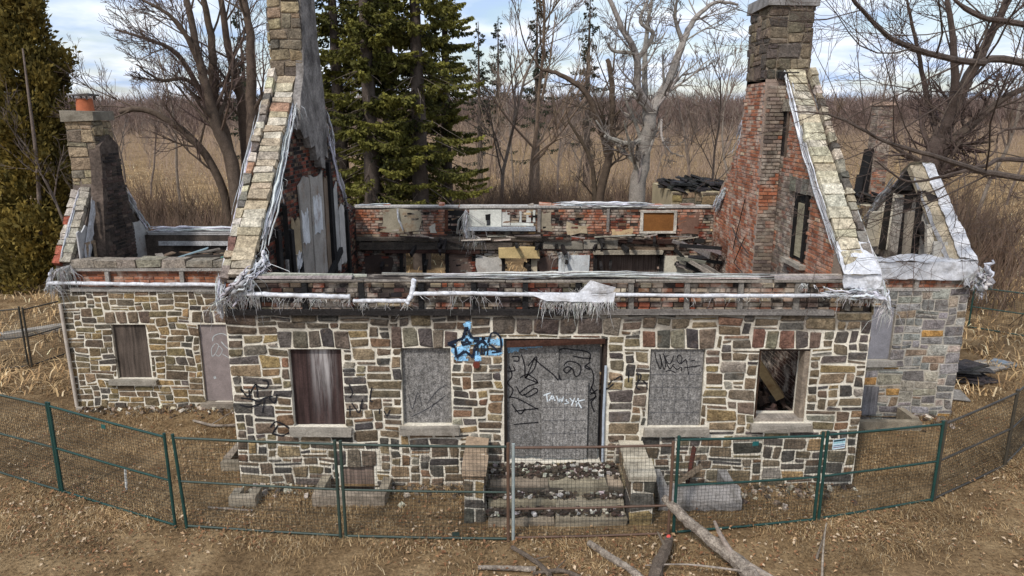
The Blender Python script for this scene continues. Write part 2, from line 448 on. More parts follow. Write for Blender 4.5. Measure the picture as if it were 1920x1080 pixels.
def stone_geo(fr, rect, seed, s, colr, gap=.038, proud=.02, free=False):
    """one rough-faced stone: 8-sided outline, bevelled shoulder, uneven face"""
    a, b, c, d = rect; r = random.Random(seed); g = gap / 2 * r.uniform(.7, 1.25)
    a += g; b -= g; c += g; d -= g
    w, h = b - a, d - c
    k = [min(w, h) * (r.uniform(.02, .1) if r.random() < .8 else r.uniform(.12, .28)) for _ in range(4)]
    P = [(a + k[0], c), (b - k[1], c), (b, c + k[1] * .8), (b, d - k[2]), (b - k[2], d), (a + k[3], d), (a, d - k[3] * .8), (a, c + k[0])]
    P = [(u + r.uniform(-.009, .009), v + r.uniform(-.009, .009)) for u, v in P]
    P = [warp(u, v, s) for u, v in P]
    cu_, cv_ = sum(p[0] for p in P) / 8, sum(p[1] for p in P) / 8
    z = proud * r.uniform(.5, 1.5)
    base = [(u, v, -.02) for u, v in P]
    mid = [(u, v, z * r.uniform(.35, .75)) for u, v in P]
    f = r.uniform(.78, .9)
    top = [(cu_ + (u - cu_) * f, cv_ + (v - cv_) * f, z * r.uniform(.75, 1.25)) for u, v in P]
    V = base + mid + top + [(cu_ + r.uniform(-.2, .2) * w, cv_ + r.uniform(-.2, .2) * h, z * r.uniform(.9, 1.5))]
    mb = MB()
    Pts = fr.p(V)
    Q = [(o + i, o + (i + 1) % 8, o + 8 + (i + 1) % 8, o + 8 + i) for o in (0, 8) for i in range(8)]
    mb.add(Pts, Q, colr)
    mb.T.append(np.array([(16 + i, 16 + (i + 1) % 8, 24) for i in range(8)])); mb.TC.append(np.tile(colr, (8, 1)))
    return mb
def scr(P):
    d = P[1] * CT - (P[2] - CAMH) * ST
    return (FPX * P[0] / d, FPX * (P[1] * ST + (P[2] - CAMH) * CT) / d)
ALLST = []           # (apparent area, builder, parent)
BVHV, BVHF = [], []  # faces of the front wall, for the paint that lies on it
def lay(fr, rects, pal, parent, seed, hook=None, gap=.038, proud=.02, store=ALLST, bvh=False):
    r = random.Random(seed)
    for i, q in enumerate(rects):
        c = jit(pick(pal, r), .22, r)
        if hook: c = hook(q, c, r)
        mb = stone_geo(fr, q, seed * 1000 + i, seed % 7, c, gap, proud)
        V = mb.V[0]
        m = np.array([scr(v) for v in V[8:16]])
        ar = float(np.ptp(m[:, 0]) * np.ptp(m[:, 1]))
        vis = -960 < m[:, 0].mean() < 960
        store.append((ar if vis else 0, mb, parent))
        if bvh:
            off = len(BVHV); BVHV.extend(V.tolist())
            BVHF.extend([tuple(int(k) + off for k in f) for f in mb.Q[0]] + [tuple(int(k) + off for k in f) for f in mb.T[0]])
def flush(store, name, stuffname, limit):
    store.sort(key=lambda t: -t[0])
    rest = {}
    for i, (a, mb, par) in enumerate(store):
        if i < limit and a > 60:
            o = mb.V[0].mean(0)
            mb.build(name, M['stone'], par, Vector(o))
        else:
            rest.setdefault(par.name, [par, MB()])[1].ext(mb)
    for par, mb in rest.values():
        mb.build(stuffname, M['stone'], par, kind='stuff')

def bricks(mb, fr, u0, u1, v0, v1, ok, colf, seed, bl=.225, bh=.078, gap=.012, proud=.012, miss=.0):
    r = random.Random(seed); nrow = int((v1 - v0) / bh)
    for j in range(nrow):
        v = v0 + j * bh; u = u0 - (bl / 2 if j % 2 else 0) + r.uniform(-.03, .03)
        while u < u1:
            L = bl * (.5 if r.random() < .12 else 1)
            a, b = max(u, u0), min(u + L, u1); u += L
            if b - a < .05: continue
            cu_, cv_ = (a + b) / 2, v + bh / 2
            if not ok(cu_, cv_) or r.random() < miss: continue
            z = proud * r.uniform(.3, 1.6); g = gap / 2; e = .006
            V = [(a + g, v + g, -.012), (b - g, v + g, -.012), (b - g, v + bh - g, -.012), (a + g, v + bh - g, -.012)]
            t_ = [(a + g + e, v + g + e, z), (b - g - e, v + g + e, z * r.uniform(.7, 1.2)), (b - g - e, v + bh - g - e, z), (a + g + e, v + bh - g - e, z * r.uniform(.7, 1.2))]
            mb.add(fr.p(V + t_), [(4, 5, 6, 7), (0, 1, 5, 4), (1, 2, 6, 5), (2, 3, 7, 6), (3, 0, 4, 7)], colf(cu_, cv_, r))
def nz2(u, v, s, k=0): return noise.noise(Vector((u * s + k * 11.3, v * s, k * 5.7)))
RED = [(S(162, 102, 74), 4), (S(150, 92, 66), 4), (S(172, 118, 90), 3), (S(130, 84, 64), 1.5), (S(188, 162, 138), .8)]
GREYB = [(S(122, 108, 96), 3), (S(138, 122, 108), 2), (S(104, 92, 83), 2), (S(130, 98, 82), 1)]
BURN = [(S(58, 44, 38), 3), (S(96, 60, 48), 3), (S(36, 32, 30), 3), (S(128, 104, 84), 1.5), (S(118, 62, 46), 2), (S(150, 134, 112), .8)]

HOUSE = emp('ruined_house', (.63, YF, 0), 'roofless burnt-out stone house with gable walls and boarded windows', 'house')
FF = Frame((0, YF, 0), (1, 0, 0), (0, -1, 0))
MORT = S(228, 219, 200)
# --- main front wall
WIN = [(-3.89, -2.97, 1.16, 2.61), (-1.94, -1.07, 1.19, 2.63), (2.41, 3.37, 1.16, 2.61), (4.3, 5.2, 1.24, 2.61)]
DOOR = (-.14, 1.66, .46, 2.8)
CELL = (-3.12, -2.5, -.5, .38)
mb = MB(); slab(mb, FF, X0, X1, -.6, 3.26, WIN + [DOOR, CELL], T, MORT)
front = mb.build('stone_wall', M['sootmortar'], HOUSE)
off = len(BVHV); V0 = mb.V
for k, V in enumerate(V0):
    o = len(BVHV); BVHV.extend(V.tolist()); BVHF.append((o, o + 1, o + 2, o + 3))
lint = []
for x0, x1, z0, z1 in WIN:
    n = 5; a, b = x0 - .16, x1 + .16
    cuts = [a + (b - a) * (i + rnd.uniform(-.12, .12) * (0 < i < n)) / n for i in range(n + 1)]
    lint += [(cuts[i], cuts[i + 1], z1 + .01, z1 + .36 + rnd.uniform(-.03, .03)) for i in range(n)]
cuts = [-.35 + i * .372 + (rnd.uniform(-.05, .05) if 0 < i < 6 else 0) for i in range(7)]
lint += [(cuts[i], cuts[i + 1], 2.86, 3.2 + rnd.uniform(-.02, .02)) for i in range(6)]
sills = [(x0 - .06, x1 + .12, z0 - .17, z0) for x0, x1, z0, z1 in WIN]
holes = WIN + [DOOR, CELL] + lint + sills + [(-3.2, -2.4, .3, .72)]
SILLST = []
def soot_front(q, c, r):
    z = (q[2] + q[3]) / 2; x = (q[0] + q[1]) / 2
    k = max(0, min(1, (z - 2.75) / .35)) * (.75 if x < 1.6 else .3)
    k *= .6 + .8 * (nz2(x, z, .9, 2) + .5)
    k = max(0, min(.85, k))
    return c * (1 - k) + S(48, 44, 42) * k
rects = rubble(X0, X1, -.15, 3.26, holes, 3)
lay(FF, rects, STONE_PAL, front, 3, soot_front, bvh=True)
LINT = []
lay(FF, lint + [(-3.2, -2.98, .38, .72), (-2.98, -2.72, .38, .73), (-2.72, -2.42, .38, .71)], [(S(104, 90, 79), 3), (S(116, 88, 72), 1.2), (S(88, 81, 76), 3), (S(112, 102, 88), 3)], front, 5, soot_front, gap=.034, proud=.022, store=LINT, bvh=True)
flush(LINT, 'lintel_stone', 'lintel_chips', 60)
for x0, x1, z0, z1 in WIN:
    m = MB(); m.bx(x0 - .06, x1 + .12, YF - .11, YF + .3, z0 - .15, z0 - .015, S(150, 142, 130), .012)
    m.build('window_sill', M['conc'], front)
bvh = BVHTree.FromPolygons(BVHV, BVHF)
# return faces of the corner (side walls below the gables are built with the gables)

# --- boards over the openings
def board(name, x0, x1, z0, z1, y, c, m_, par, cuts=True, lines=0):
    b = MB()
    n = 9
    top = [(x0 + (x1 - x0) * i / n, z1 + rnd.uniform(-.006, .006)) for i in range(n + 1)]
    bot = [(x0 + (x1 - x0) * i / n, z0 + (rnd.uniform(-.05, .03) if cuts == 'rot' else rnd.uniform(-.006, .006))) for i in range(n + 1)]
    for i in range(n):
        P = [(bot[i][0], y, bot[i][1]), (bot[i + 1][0], y, bot[i + 1][1]), (top[i + 1][0], y, top[i + 1][1]), (top[i][0], y, top[i][1])]
        Bk = [(p[0], y + .02, p[2]) for p in P]
        b.add(P + Bk, [(0, 1, 2, 3), (4, 7, 6, 5), (0, 4, 5, 1), (3, 2, 6, 7)], c)
        if i == 0: b.add([P[0], P[3], Bk[3], Bk[0]], [(0, 1, 2, 3)], c)
        if i == n - 1: b.add([P[1], P[2], Bk[2], Bk[1]], [(0, 1, 2, 3)], c)
    o = b.build(name, m_, par)
    if lines:
        l = MB()
        for i in range(1, 4): 
            x = x0 + (x1 - x0) * i / 4; l.bx(x - .003, x + .003, y - .0035, y - .001, z0 + .08, z1 - .02, S(84, 83, 85))
        for i in range(1, lines):
            z = z0 + (z1 - z0) * i / lines; l.bx(x0 + .02, x1 - .02, y - .0036, y - .0012, z - .003, z + .003, S(84, 83, 85))
        l.build('printed_grid', M['paint'], par, kind='stuff')
    return o
YW = YF + .09
OSB = S(122, 118, 113)
o = board('window_board', -3.875, -2.985, 1.17, 2.6, YW, S(62, 47, 44), M['plystreak'], front); o['label'] = 'dark brown stained plywood'
board('window_board', -1.925, -1.085, 1.2, 2.62, YW, OSB, M['osb'], front)
board('window_board', 2.43, 3.35, 1.17, 2.6, YW - .04, OSB * 1.05, M['osb'], front, lines=6)
YD = YF + .1
o = board('door_board', -.08, .82, .56, 2.66, YD, OSB * .9, M['osb'], front, 'rot'); o['label'] = 'tall grey board with black spray paint'
o = board('door_board', .8, 1.55, .52, 2.72, YD + .03, OSB * .72, M['osb'], front, 'rot')
o = board('door_board', .53, 1.35, .5, 2.0, YD - .03, OSB * 1.2, M['osb'], front, 'rot', lines=6); o['label'] = 'lower grey board with white letters'
m = MB(); m.bx(-.14, -.09, YF + .02, YF + .3, .46, 2.78, S(40, 34, 30)); m.bx(1.6, 1.655, YF + .02, YF + .3, .46, 2.78, S(60, 50, 44))
m.beam((-.1, YF + .03, 2.7), (1.62, YF + .03, 2.76), .12, .1, S(70, 46, 36), .01)
m.build('door_frame', M['wood'], front)
m = MB(); m.tube([(1.63, YF - .045, .5), (1.62, YF - .045, 1.4), (1.635, YF - .045, 2.32)], .024, 8, S(168, 176, 184)); m.build('conduit', M['metal'], front, smooth=True)
m = MB(); m.tube([(-.62, YF - .07, 2.34), (-.62, YF - .02, 2.34)], .06, 14, S(104, 48, 34)); m.build('anchor_plate', M['metal'], front)
m = MB(); m.bx(-3.1, -2.52, YF + .06, YF + .085, -.48, .37, S(128, 110, 98)); m.build('cellar_board', M['ply'], front)
# open window: frame and what is left of it
m = MB()
x0, x1, z0, z1 = WIN[3]
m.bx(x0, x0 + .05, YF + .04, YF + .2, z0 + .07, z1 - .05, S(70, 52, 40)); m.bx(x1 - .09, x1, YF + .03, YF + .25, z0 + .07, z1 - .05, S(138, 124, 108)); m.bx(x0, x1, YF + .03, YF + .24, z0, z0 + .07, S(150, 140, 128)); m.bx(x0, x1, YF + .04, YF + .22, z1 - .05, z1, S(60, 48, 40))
m.build('window_frame', M['wood'], front)

# --- graffiti (ribbons and specks of paint lying on the boards and stones)
def crom(pts, n=6):
    P = [pts[0]] + list(pts) + [pts[-1]]; o_ = []
    for i in range(1, len(P) - 2):
        for k in range(n):
            t = k / n; a, b, c, d = (np.array(P[j], float) for j in (i - 1, i, i + 1, i + 2))
            o_.append(.5 * (2 * b + (c - a) * t + (2 * a - 5 * b + 4 * c - d) * t * t + (3 * b - a - 3 * c + d) * t ** 3))
    o_.append(np.array(pts[-1], float)); return o_
def onwall(x, z, y=None):
    if y is not None: return Vector((x, y, z))
    ym_ = YF
    for a, b in ((0, 0), (.018, 0), (-.018, 0), (0, .018), (0, -.018)):
        h = bvh.ray_cast(Vector((x + a, YF - 1, z + b)), Vector((0, 1, 0)))
        if h[0] is not None and h[0].y < ym_: ym_ = h[0].y
    return Vector((x, ym_ - .005, z))
def stroke(mb, pts, w, c, y=None, smooth=True, yl=YF, lift=0.0):
    P = [at(px, py, yl) for px, py in pts]; P = [(p.x, p.z) for p in P]
    Q = crom(P, 10) if smooth and len(P) > 2 else [np.array(P[0]) + (np.array(P[-1]) - np.array(P[0])) * i / 6 for i in range(7)] if len(P) == 2 else sum([[np.array(P[k]) + (np.array(P[k + 1]) - np.array(P[k])) * i / 5 for i in range(5)] for k in range(len(P) - 1)], []) + [np.array(P[-1])]
    V = []
    for i, q in enumerate(Q):
        a = Q[max(0, i - 1)]; b = Q[min(len(Q) - 1, i + 1)]; d = b - a; d = d / (np.linalg.norm(d) + 1e-9); n_ = np.array((-d[1], d[0])) * w / 2 * rnd.uniform(.75, 1.2)
        for s_ in (1, -1):
            e = q + n_ * s_; V.append(tuple(onwall(e[0], e[1], y) + Vector((0, -lift, 0))))
    mb.add(V, [(2 * i, 2 * i + 1, 2 * i + 3, 2 * i + 2) for i in range(len(Q) - 1)], c)
BLK = S(30, 29, 32); WHT = S(214, 220, 222); BLU = S(138, 186, 218)
yb1, yb2, yb3 = YD - .005, YD + .025, YD - .036
m = MB()
for p in ([(960, 672), (972, 672), (972, 680), (962, 680)], [(978, 668), (984, 690), (986, 712), (1000, 680), (1003, 676)], [(990, 690), (1006, 672), (1002, 695), (984, 712)],
          [(1003, 677), (1018, 690), (1038, 706), (1048, 718)], [(975, 712), (990, 706), (1008, 720), (990, 728), (975, 740)], [(985, 712), (1010, 722)], [(955, 690), (960, 708), (952, 722), (962, 735), (955, 750)],
          [(968, 728), (980, 745), (1002, 732), (1008, 738), (990, 748), (982, 742)], [(955, 748), (972, 752), (1010, 772)], [(965, 775), (990, 772), (1010, 770)], [(964, 800), (985, 798), (1010, 796)], [(960, 762), (975, 780), (985, 770)], [(952, 700), (965, 698), (962, 690)]):
    stroke(m, p, .022, BLK, yb1)
m.build('black_spray_lines', M['paint'], front, kind='stuff')
m = MB()
for p in ([(1050, 680), (1046, 664), (1058, 658), (1075, 660), (1095, 662), (1108, 668), (1106, 682)], [(1058, 690), (1066, 682), (1080, 684), (1090, 692), (1088, 706), (1080, 710), (1074, 696), (1064, 704), (1058, 698), (1066, 692), (1074, 696)],
          [(1046, 668), (1046, 690), (1050, 712), (1054, 720), (1052, 738)], [(1100, 690), (1112, 700), (1114, 720), (1108, 740), (1120, 742)], [(1110, 730), (1118, 748), (1110, 760), (1116, 778)], [(1108, 684), (1098, 692), (1108, 698)], [(1054, 720), (1062, 722), (1060, 735)], [(1076, 672), (1096, 676), (1110, 676)], [(1108, 745), (1122, 735)], [(1107, 756), (1120, 748)]):
    stroke(m, p, .024, BLK, yb2)
m.build('black_spray_lines', M['paint'], front, kind='stuff')
m = MB()
def wl_(*p, w=.022): stroke(m, list(p), w, WHT, yb3, smooth=False)
wl_((1019, 744), (1033, 739)); wl_((1025, 743), (1027, 756))
wl_((1030, 754), (1036, 743)); wl_((1036, 743), (1041, 754)); wl_((1033, 750), (1040, 751))
wl_((1044, 745), (1048, 757)); wl_((1048, 757), (1051, 749)); wl_((1051, 749), (1054, 757)); wl_((1054, 757), (1057, 746))
wl_((1064, 752), (1060, 753), w=.018); wl_((1060, 753), (1068, 758), w=.018); wl_((1068, 758), (1059, 760), w=.018)
wl_((1069, 749), (1074, 755)); wl_((1078, 749), (1072, 763))
wl_((1085, 749), (1081, 765)); wl_((1097, 752), (1079, 756)); wl_((1084, 756), (1091, 768), w=.026)
m.build('white_lettering', M['paint'], front, kind='stuff')
m = MB()
ym = YW - .046
for p in ([(1229, 662), (1232, 678), (1239, 693), (1241, 680), (1238, 665)], [(1238, 668), (1246, 694), (1249, 680), (1245, 664)], [(1255, 668), (1248, 672), (1256, 684), (1262, 676), (1264, 668)], [(1250, 680), (1257, 693), (1264, 684)],
          [(1270, 674), (1274, 667), (1280, 673), (1276, 684), (1270, 676)], [(1262, 686), (1270, 694), (1278, 690), (1279, 698)], [(1278, 684), (1287, 676), (1290, 690), (1292, 704)], [(1284, 691), (1300, 689), (1315, 687)], [(1249, 698), (1258, 696), (1268, 701)], [(1297, 678), (1304, 677)]):
    stroke(m, p, .017, BLK, ym)
m.build('black_tag', M['paint'], front, kind='stuff')
m = MB()   # faint tag on second window board
for p in ([(765, 745), (772, 770), (782, 740), (790, 765)], [(800, 760), (820, 735), (838, 725)], [(770, 785), (800, 770), (835, 745)], [(805, 775), (815, 760), (828, 770)]):
    stroke(m, p, .012, S(60, 60, 64), YW - .005)
m.build('faint_tag', M['paint'], front, kind='stuff')
# blue star on the stones
def spatter(mb, blobs, c, dens, seed, thr=.42, x0=0, x1=0, z0=0, z1=0, y=None):
    r = random.Random(seed); s = .013
    nx, nz_ = int((x1 - x0) / s), int((z1 - z0) / s)
    for i in range(nx):
        for j in range(nz_):
            x, z = x0 + i * s, z0 + j * s
            k = max(1 - ((x - bx) / rx) ** 2 - ((z - bz) / rz) ** 2 for bx, bz, rx, rz in blobs)
            if k <= 0: continue
            if k * 1.0 + .6 * noise.noise(Vector((x * 8, z * 8, seed))) + .45 * noise.noise(Vector((x * 26, z * 26, seed))) + r.uniform(-.25, .25) < thr: continue
            P = [onwall(x + a, z + b, y) for a, b in ((0, 0), (s, 0), (s, s), (0, s))]
            ymn = min(p.y for p in P); ymx = max(p.y for p in P)
            if ymx - ymn > .03: 
                for p in P: p.y = min(p.y, ymn + .02)
            mb.add([tuple(p + Vector((0, -.0015, 0))) for p in P], [(0, 1, 2, 3)], jit(c, .12, r))
def wb(px, py, rx, rz): p = at(px, py, YF); return (p.x, p.z, rx, rz)
m = MB()
spatter(m, [wb(862, 660, .18, .2), wb(876, 610, .08, .1), wb(876, 640, .13, .16), wb(905, 642, .22, .12), wb(868, 678, .16, .1), wb(858, 684, .07, .06), wb(940, 640, .3, .09), wb(893, 668, .1, .12), wb(925, 662, .25, .06)], BLU, 1, 3, .42, -1.1, -.15, 2.4, 3.25)
m.build('blue_spray_paint', M['paint'], front, kind='stuff')
m = MB()
spatter(m, [wb(965, 655, .3, .12), wb(1000, 652, .2, .06)], BLU * .8, 1, 4, .5, -.08, .6, 2.35, 2.64, YD - .004)
m.build('blue_spray_paint', M['paint'], front, kind='stuff')
m = MB()
NV = S(30, 38, 52)
star = [(840, 643), (868, 634), (875, 612), (884, 632), (910, 633), (891, 648), (887, 669), (872, 657), (856, 669), (854, 650), (840, 643)]
for p, q in zip(star[:-1], star[1:]): stroke(m, [p, q], .05, NV, None, False, lift=.012)
for p, q in zip([(864, 642), (873, 640), (875, 633), (878, 640), (884, 642)], [(873, 640), (875, 633), (878, 640), (884, 642), (866, 646)]): stroke(m, [p, q], .04, NV, None, False, lift=.013)
for x in (896, 903, 908, 914): stroke(m, [(x, 646), (x, 664)], .026, NV, None, False, lift=.012)
stroke(m, [(915, 642), (922, 624), (936, 628), (940, 648), (935, 658), (926, 650), (916, 644)], .035, NV, lift=.012)
stroke(m, [(922, 660), (940, 658)], .03, NV, lift=.012); stroke(m, [(888, 638), (906, 640), (912, 646)], .05, NV, lift=.012)
m.build('navy_star_outline', M['paint'], front, kind='stuff')
m = MB()
for p in ([(452, 728), (466, 742), (480, 720), (484, 745)], [(468, 730), (470, 746)], [(480, 723), (500, 727), (503, 715), (493, 712)], [(452, 745), (472, 748), (486, 752), (496, 746), (512, 742)], [(450, 758), (470, 762), (490, 756)], [(497, 748), (494, 772)], [(505, 745), (516, 755), (520, 738)],
          [(508, 800), (520, 790), (545, 805), (530, 816), (510, 812)], [(512, 812), (522, 796)]):
    stroke(m, p, .03, S(34, 33, 36))
m.build('black_wall_tag', M['paint'], front, kind='stuff')
m = MB()
for p in ([(655, 720), (662, 735), (656, 745)], [(698, 725), (694, 748), (700, 752)], [(660, 755), (674, 772), (680, 748), (678, 765)], [(650, 767), (662, 766)], [(656, 760), (657, 778)], [(712, 765), (712, 775)], [(720, 770), (726, 778), (732, 768)],
          [(1150, 712), (1163, 704), (1164, 712)], [(1178, 695), (1178, 716)], [(1195, 698), (1196, 712), (1193, 725), (1200, 730)], [(1192, 700), (1201, 702), (1198, 714)], [(1204, 712), (1212, 720), (1213, 730)], [(1140, 720), (1148, 712)], [(1136, 730), (1150, 718)]):
    stroke(m, p, .025, S(36, 35, 38))
m.build('black_wall_tag', M['paint'], front, kind='stuff')

# --- burnt knee wall above the front wall, with studs, plates, white rails
FP = Frame((0, YF + .1, 0), (1, 0, 0), (0, -1, 0))
m = MB(); slab(m, FP, X0, X1, 3.24, 3.84, [], .38, S(70, 62, 56)); knee = m.build('knee_wall', M['brick'], HOUSE)
m = MB()
def kcol(u, v, r):
    c = pick([(S(146, 128, 106), 3), (S(130, 90, 70), 3), (S(98, 82, 72), 3), (S(64, 56, 52), 2.5), (S(172, 154, 130), 1.5), (S(150, 86, 62), 2)], r)
    k = .72 if (3.42 < v < 3.66 and u < 1.5) else (.15 if u < 1.5 else 0)
    return jit(c * (1 - k) + S(34, 34, 38) * k, .25, r)
bricks(m, FP, X0 + .02, X1 - .02, 3.26, 3.84, lambda u, v: True, kcol, 21, bl=.2, bh=.085, proud=.03, miss=.05)
m.build('brickwork', M['brick'], knee, kind='stuff')
x = X0 + .45
while x < X1 - .2:
    burnt = x < 1.6
    m = MB(); m.beam((x, YF + .045, 3.3), (x + rnd.uniform(-.02, .02), YF + .045, 3.84), .07, .09, S(30, 28, 27) if burnt else S(120, 114, 106), .008)
    m.build('stud', M['char' if burnt else 'wood'], knee); x += .95 + rnd.uniform(-.08, .08)
m = MB()
x = X0 + .1
while x < X1:
    L = rnd.uniform(1.6, 2.8); b = min(X1, x + L)
    for yo in (.06, .17, .28):
        if rnd.random() < .2: continue
        m = MB(); m.beam((x + rnd.uniform(0, .25), YF + yo + rnd.uniform(-.02, .02), 3.872 + rnd.uniform(-.012, .02)), (b - rnd.uniform(0, .25), YF + yo + rnd.uniform(-.025, .025), 3.872 + rnd.uniform(-.012, .025)), .085, .03, jit(S(156, 149, 141), .25), .014); m.build('top_plate', M['wood'], knee)
    m = MB(); m.beam((x, YF + .0, 3.82), (b - .02, YF + .0, 3.825), .03, .035, S(132, 124, 114), .012); m.build('fascia_board', M['wood'], knee)
    x = b
for a, b, c in ((X0 + .05, 1.25, S(36, 32, 30)), (1.27, 5.5, S(118, 112, 106))):
    m = MB(); m.beam((a, YF - .03, 3.285), (b, YF - .03, 3.28), .1, .09, c, .01); m.build('ledger_board', M['char' if c[0] < .05 else 'wood'], knee)
WH = S(222, 222, 224)
def lump(mb, pts, w, th, c, seed, sub=5, rag=.35):
    """wrapped rail: slightly uneven tube"""
    P = crom([tuple(p) for p in pts], sub); r = random.Random(seed)
    rad = [w / 2 * (1 + r.uniform(-rag, rag)) for _ in P]
    P = [p + np.array([r.uniform(-1, 1) * w * .06 for _ in range(3)]) for p in P]
    b = MB(); b.tube(P, rad, 7, c)
    F = len(b.QC[0]); b.QC[0] = b.QC[0] * nr.uniform(.7, 1.05, (F, 1))
    mb.ext(b)
def fibres(mb, pts, w, c, seed, n=26):
    """frayed bundle of torn wrap along a path"""
    P = np.array(crom([tuple(p) for p in pts], 9)); r = random.Random(seed); N = len(P)
    for k in range(n):
        L = r.randint(max(4, N // 6), max(5, int(N * .6))); i0 = r.randint(0, max(0, N - L)); Q = P[i0:i0 + L].copy()
        ph = r.uniform(0, 9); off = np.array([r.gauss(0, w * .32) for _ in range(3)])
        for i in range(len(Q)): Q[i] += off + w * .3 * np.array((noise.noise(Vector((ph, i * .5, 0))), noise.noise(Vector((ph, i * .5, 4))), noise.noise(Vector((ph, i * .5, 8)))))
        rr = w * r.choice([.06, .08, .1, .16, .22]) * np.interp(np.linspace(0, 1, len(Q)), [0, .2, .8, 1], [.3, 1, 1, .2]) * nr.uniform(.6, 1.3, len(Q))
        b = MB(); b.tube(Q, rr, 4, jit(c, .22, r) * r.choice([1, 1, .8, .6]), cap=False)
        mb.ext(b)
def fringe(mb, pts, n, ln, c, seed, w=.009, spread=.35, out=(0, -1, 0)):
    P = crom([tuple(p) for p in pts], 8); r = random.Random(seed); o_ = np.array(out, float)
    cen = [(r.random(), r.uniform(.3, 1.2)) for _ in range(max(4, n // 14))]
    n = int(n * .8)
    for _ in range(n):
        cc_, lf = r.choice(cen) if r.random() < .8 else (r.random(), .5)
        f = min(.999, max(0, r.gauss(cc_, .035))) * (len(P) - 1.001); i = int(f); p = P[i] + (P[i + 1] - P[i]) * (f - i)
        L = ln * lf * r.uniform(.3, 1.25) * (1 if r.random() < .9 else 1.5); sx = r.gauss(0, spread)
        q1 = p + np.array((sx * L * .7 + r.gauss(0, .012), 0, -L * .4)) + o_ * r.uniform(.0, .06); q2 = p + np.array((sx * L * .9 + r.gauss(0, .03), 0, -L)) + o_ * r.uniform(-.01, .06)
        mb.tube([p, q1, (q1 + q2) / 2 + np.array((r.gauss(0, .012), 0, 0)), q2], np.array([.8, .7, .5, .25]) * w * .75 * r.uniform(.5, 1.2), 3, jit(c, .2, r) * r.choice([1, .85, .65]), cap=False)
yr = YF - .06
rails = [([(X0 + .3, yr, 3.62), (-4.2, yr, 3.6), (-3.2, yr, 3.57), (-2.75, yr, 3.56)], .085), ([(-2.7, yr, 3.49), (-2.2, yr, 3.49), (-1.75, yr, 3.49)], .07), ([(-1.78, yr - .02, 3.46), (-1.7, yr, 3.62), (-1.66, yr + .05, 3.86)], .09), ([(-1.7, yr, 3.61), (-.8, yr, 3.62), (.3, yr, 3.6), (1.6, yr, 3.6)], .075), ([(1.75, yr, 3.6), (3, yr, 3.58), (4.6, yr, 3.58), (5.85, yr, 3.58)], .07)]
for k, (p, w) in enumerate(rails):
    m = MB(); lump(m, p, w, w, WH, 40 + k, 8, .12); m.build('wrapped_rail', M['wrap'], knee, smooth=True)
m = MB()
fringe(m, [(X0 + .2, yr, 3.6), (-3.6, yr, 3.55), (-2.75, yr, 3.53)], 150, .26, S(216, 212, 206), 50); fringe(m, [(-2.7, yr, 3.46), (-1.75, yr, 3.46)], 70, .2, S(216, 212, 206), 51)
fringe(m, [(-1.6, yr, 3.64), (.5, yr, 3.64), (1.6, yr, 3.62)], 90, -.13, S(190, 186, 182), 52); fringe(m, [(-1.6, yr, 3.58), (-.2, yr, 3.58)], 40, .3, S(200, 196, 192), 53)
fringe(m, [(1.8, yr, 3.56), (5.8, yr, 3.56)], 80, .14, S(214, 210, 204), 54)
fringe(m, [(.5, yr - .03, 3.56), (1.1, yr - .03, 3.5), (1.72, yr - .03, 3.52)], 330, .3, S(228, 225, 220), 55, .012, .2)
fringe(m, [(X0 + .15, yr, 3.8), (X0 + .55, yr, 3.86)], 90, .5, S(206, 204, 200), 56, .012, .25)
fringe(m, [(4.9, yr, 3.8), (6.1, yr, 3.62)], 80, .22, S(210, 208, 204), 57, .012, .4)
m.build('torn_fringe', M['wrap'], knee, kind='stuff')
def sheet(mb, corners, nu, nv, c, amp, seed, rag=.0):
    a, b, d, e = (np.array(tuple(p), float) for p in corners)   # a-b along, a-e across
    n_ = np.cross(b - a, e - a); n_ = n_ / np.linalg.norm(n_); V = []
    for j in range(nv + 1):
        for i in range(nu + 1):
            u, v = i / nu, j / nv; p = (a * (1 - u) + b * u) * (1 - v) + (e * (1 - u) + d * u) * v
            q = noise.noise(Vector(p * 3.0) + Vector((seed, 0, 0))) + .7 * (1 - 2 * abs(noise.noise(Vector(p * 7.0) + Vector((0, seed, 0))))) + .4 * noise.noise(Vector(p * 16.0))
            p = p + n_ * amp * q
            if rag and j == nv: p = p + (a - e) * rag * (noise.noise(Vector((u * 14, seed, 0))) * .5 + .3)
            V.append(p)
    W = nu + 1
    F = [(j * W + i, j * W + i + 1, (j + 1) * W + i + 1, (j + 1) * W + i) for j in range(nv) for i in range(nu)]
    mb.add(V, F, np.tile(np.asarray(c), (len(F), 1)) * nr.uniform(.8, 1.03, (len(F), 1)))
m = MB(); sheet(m, [(.35, yr - .05, 3.6), (1.75, yr - .05, 3.66), (1.72, yr - .08, 3.47), (.6, yr - .08, 3.5)], 16, 5, WH, .03, 3, .3)
sheet(m, [(1.1, yr - .04, 3.62), (1.7, yr - .04, 3.64), (1.75, yr - .05, 3.74), (1.32, yr - .05, 3.86)], 8, 4, WH, .02, 5)
m.build('torn_wrap', M['wrap'], knee, smooth=True)
m = MB(); fibres(m, [(-1.5, YF + .06, 3.91), (.3, YF + .06, 3.91), (1.2, YF + .04, 3.93), (3.0, YF + .06, 3.91), (5, YF + .06, 3.91)], .08, S(205, 203, 200), 61, 60); m.build('torn_wrap', M['wrap'], knee, smooth=True, kind='stuff')

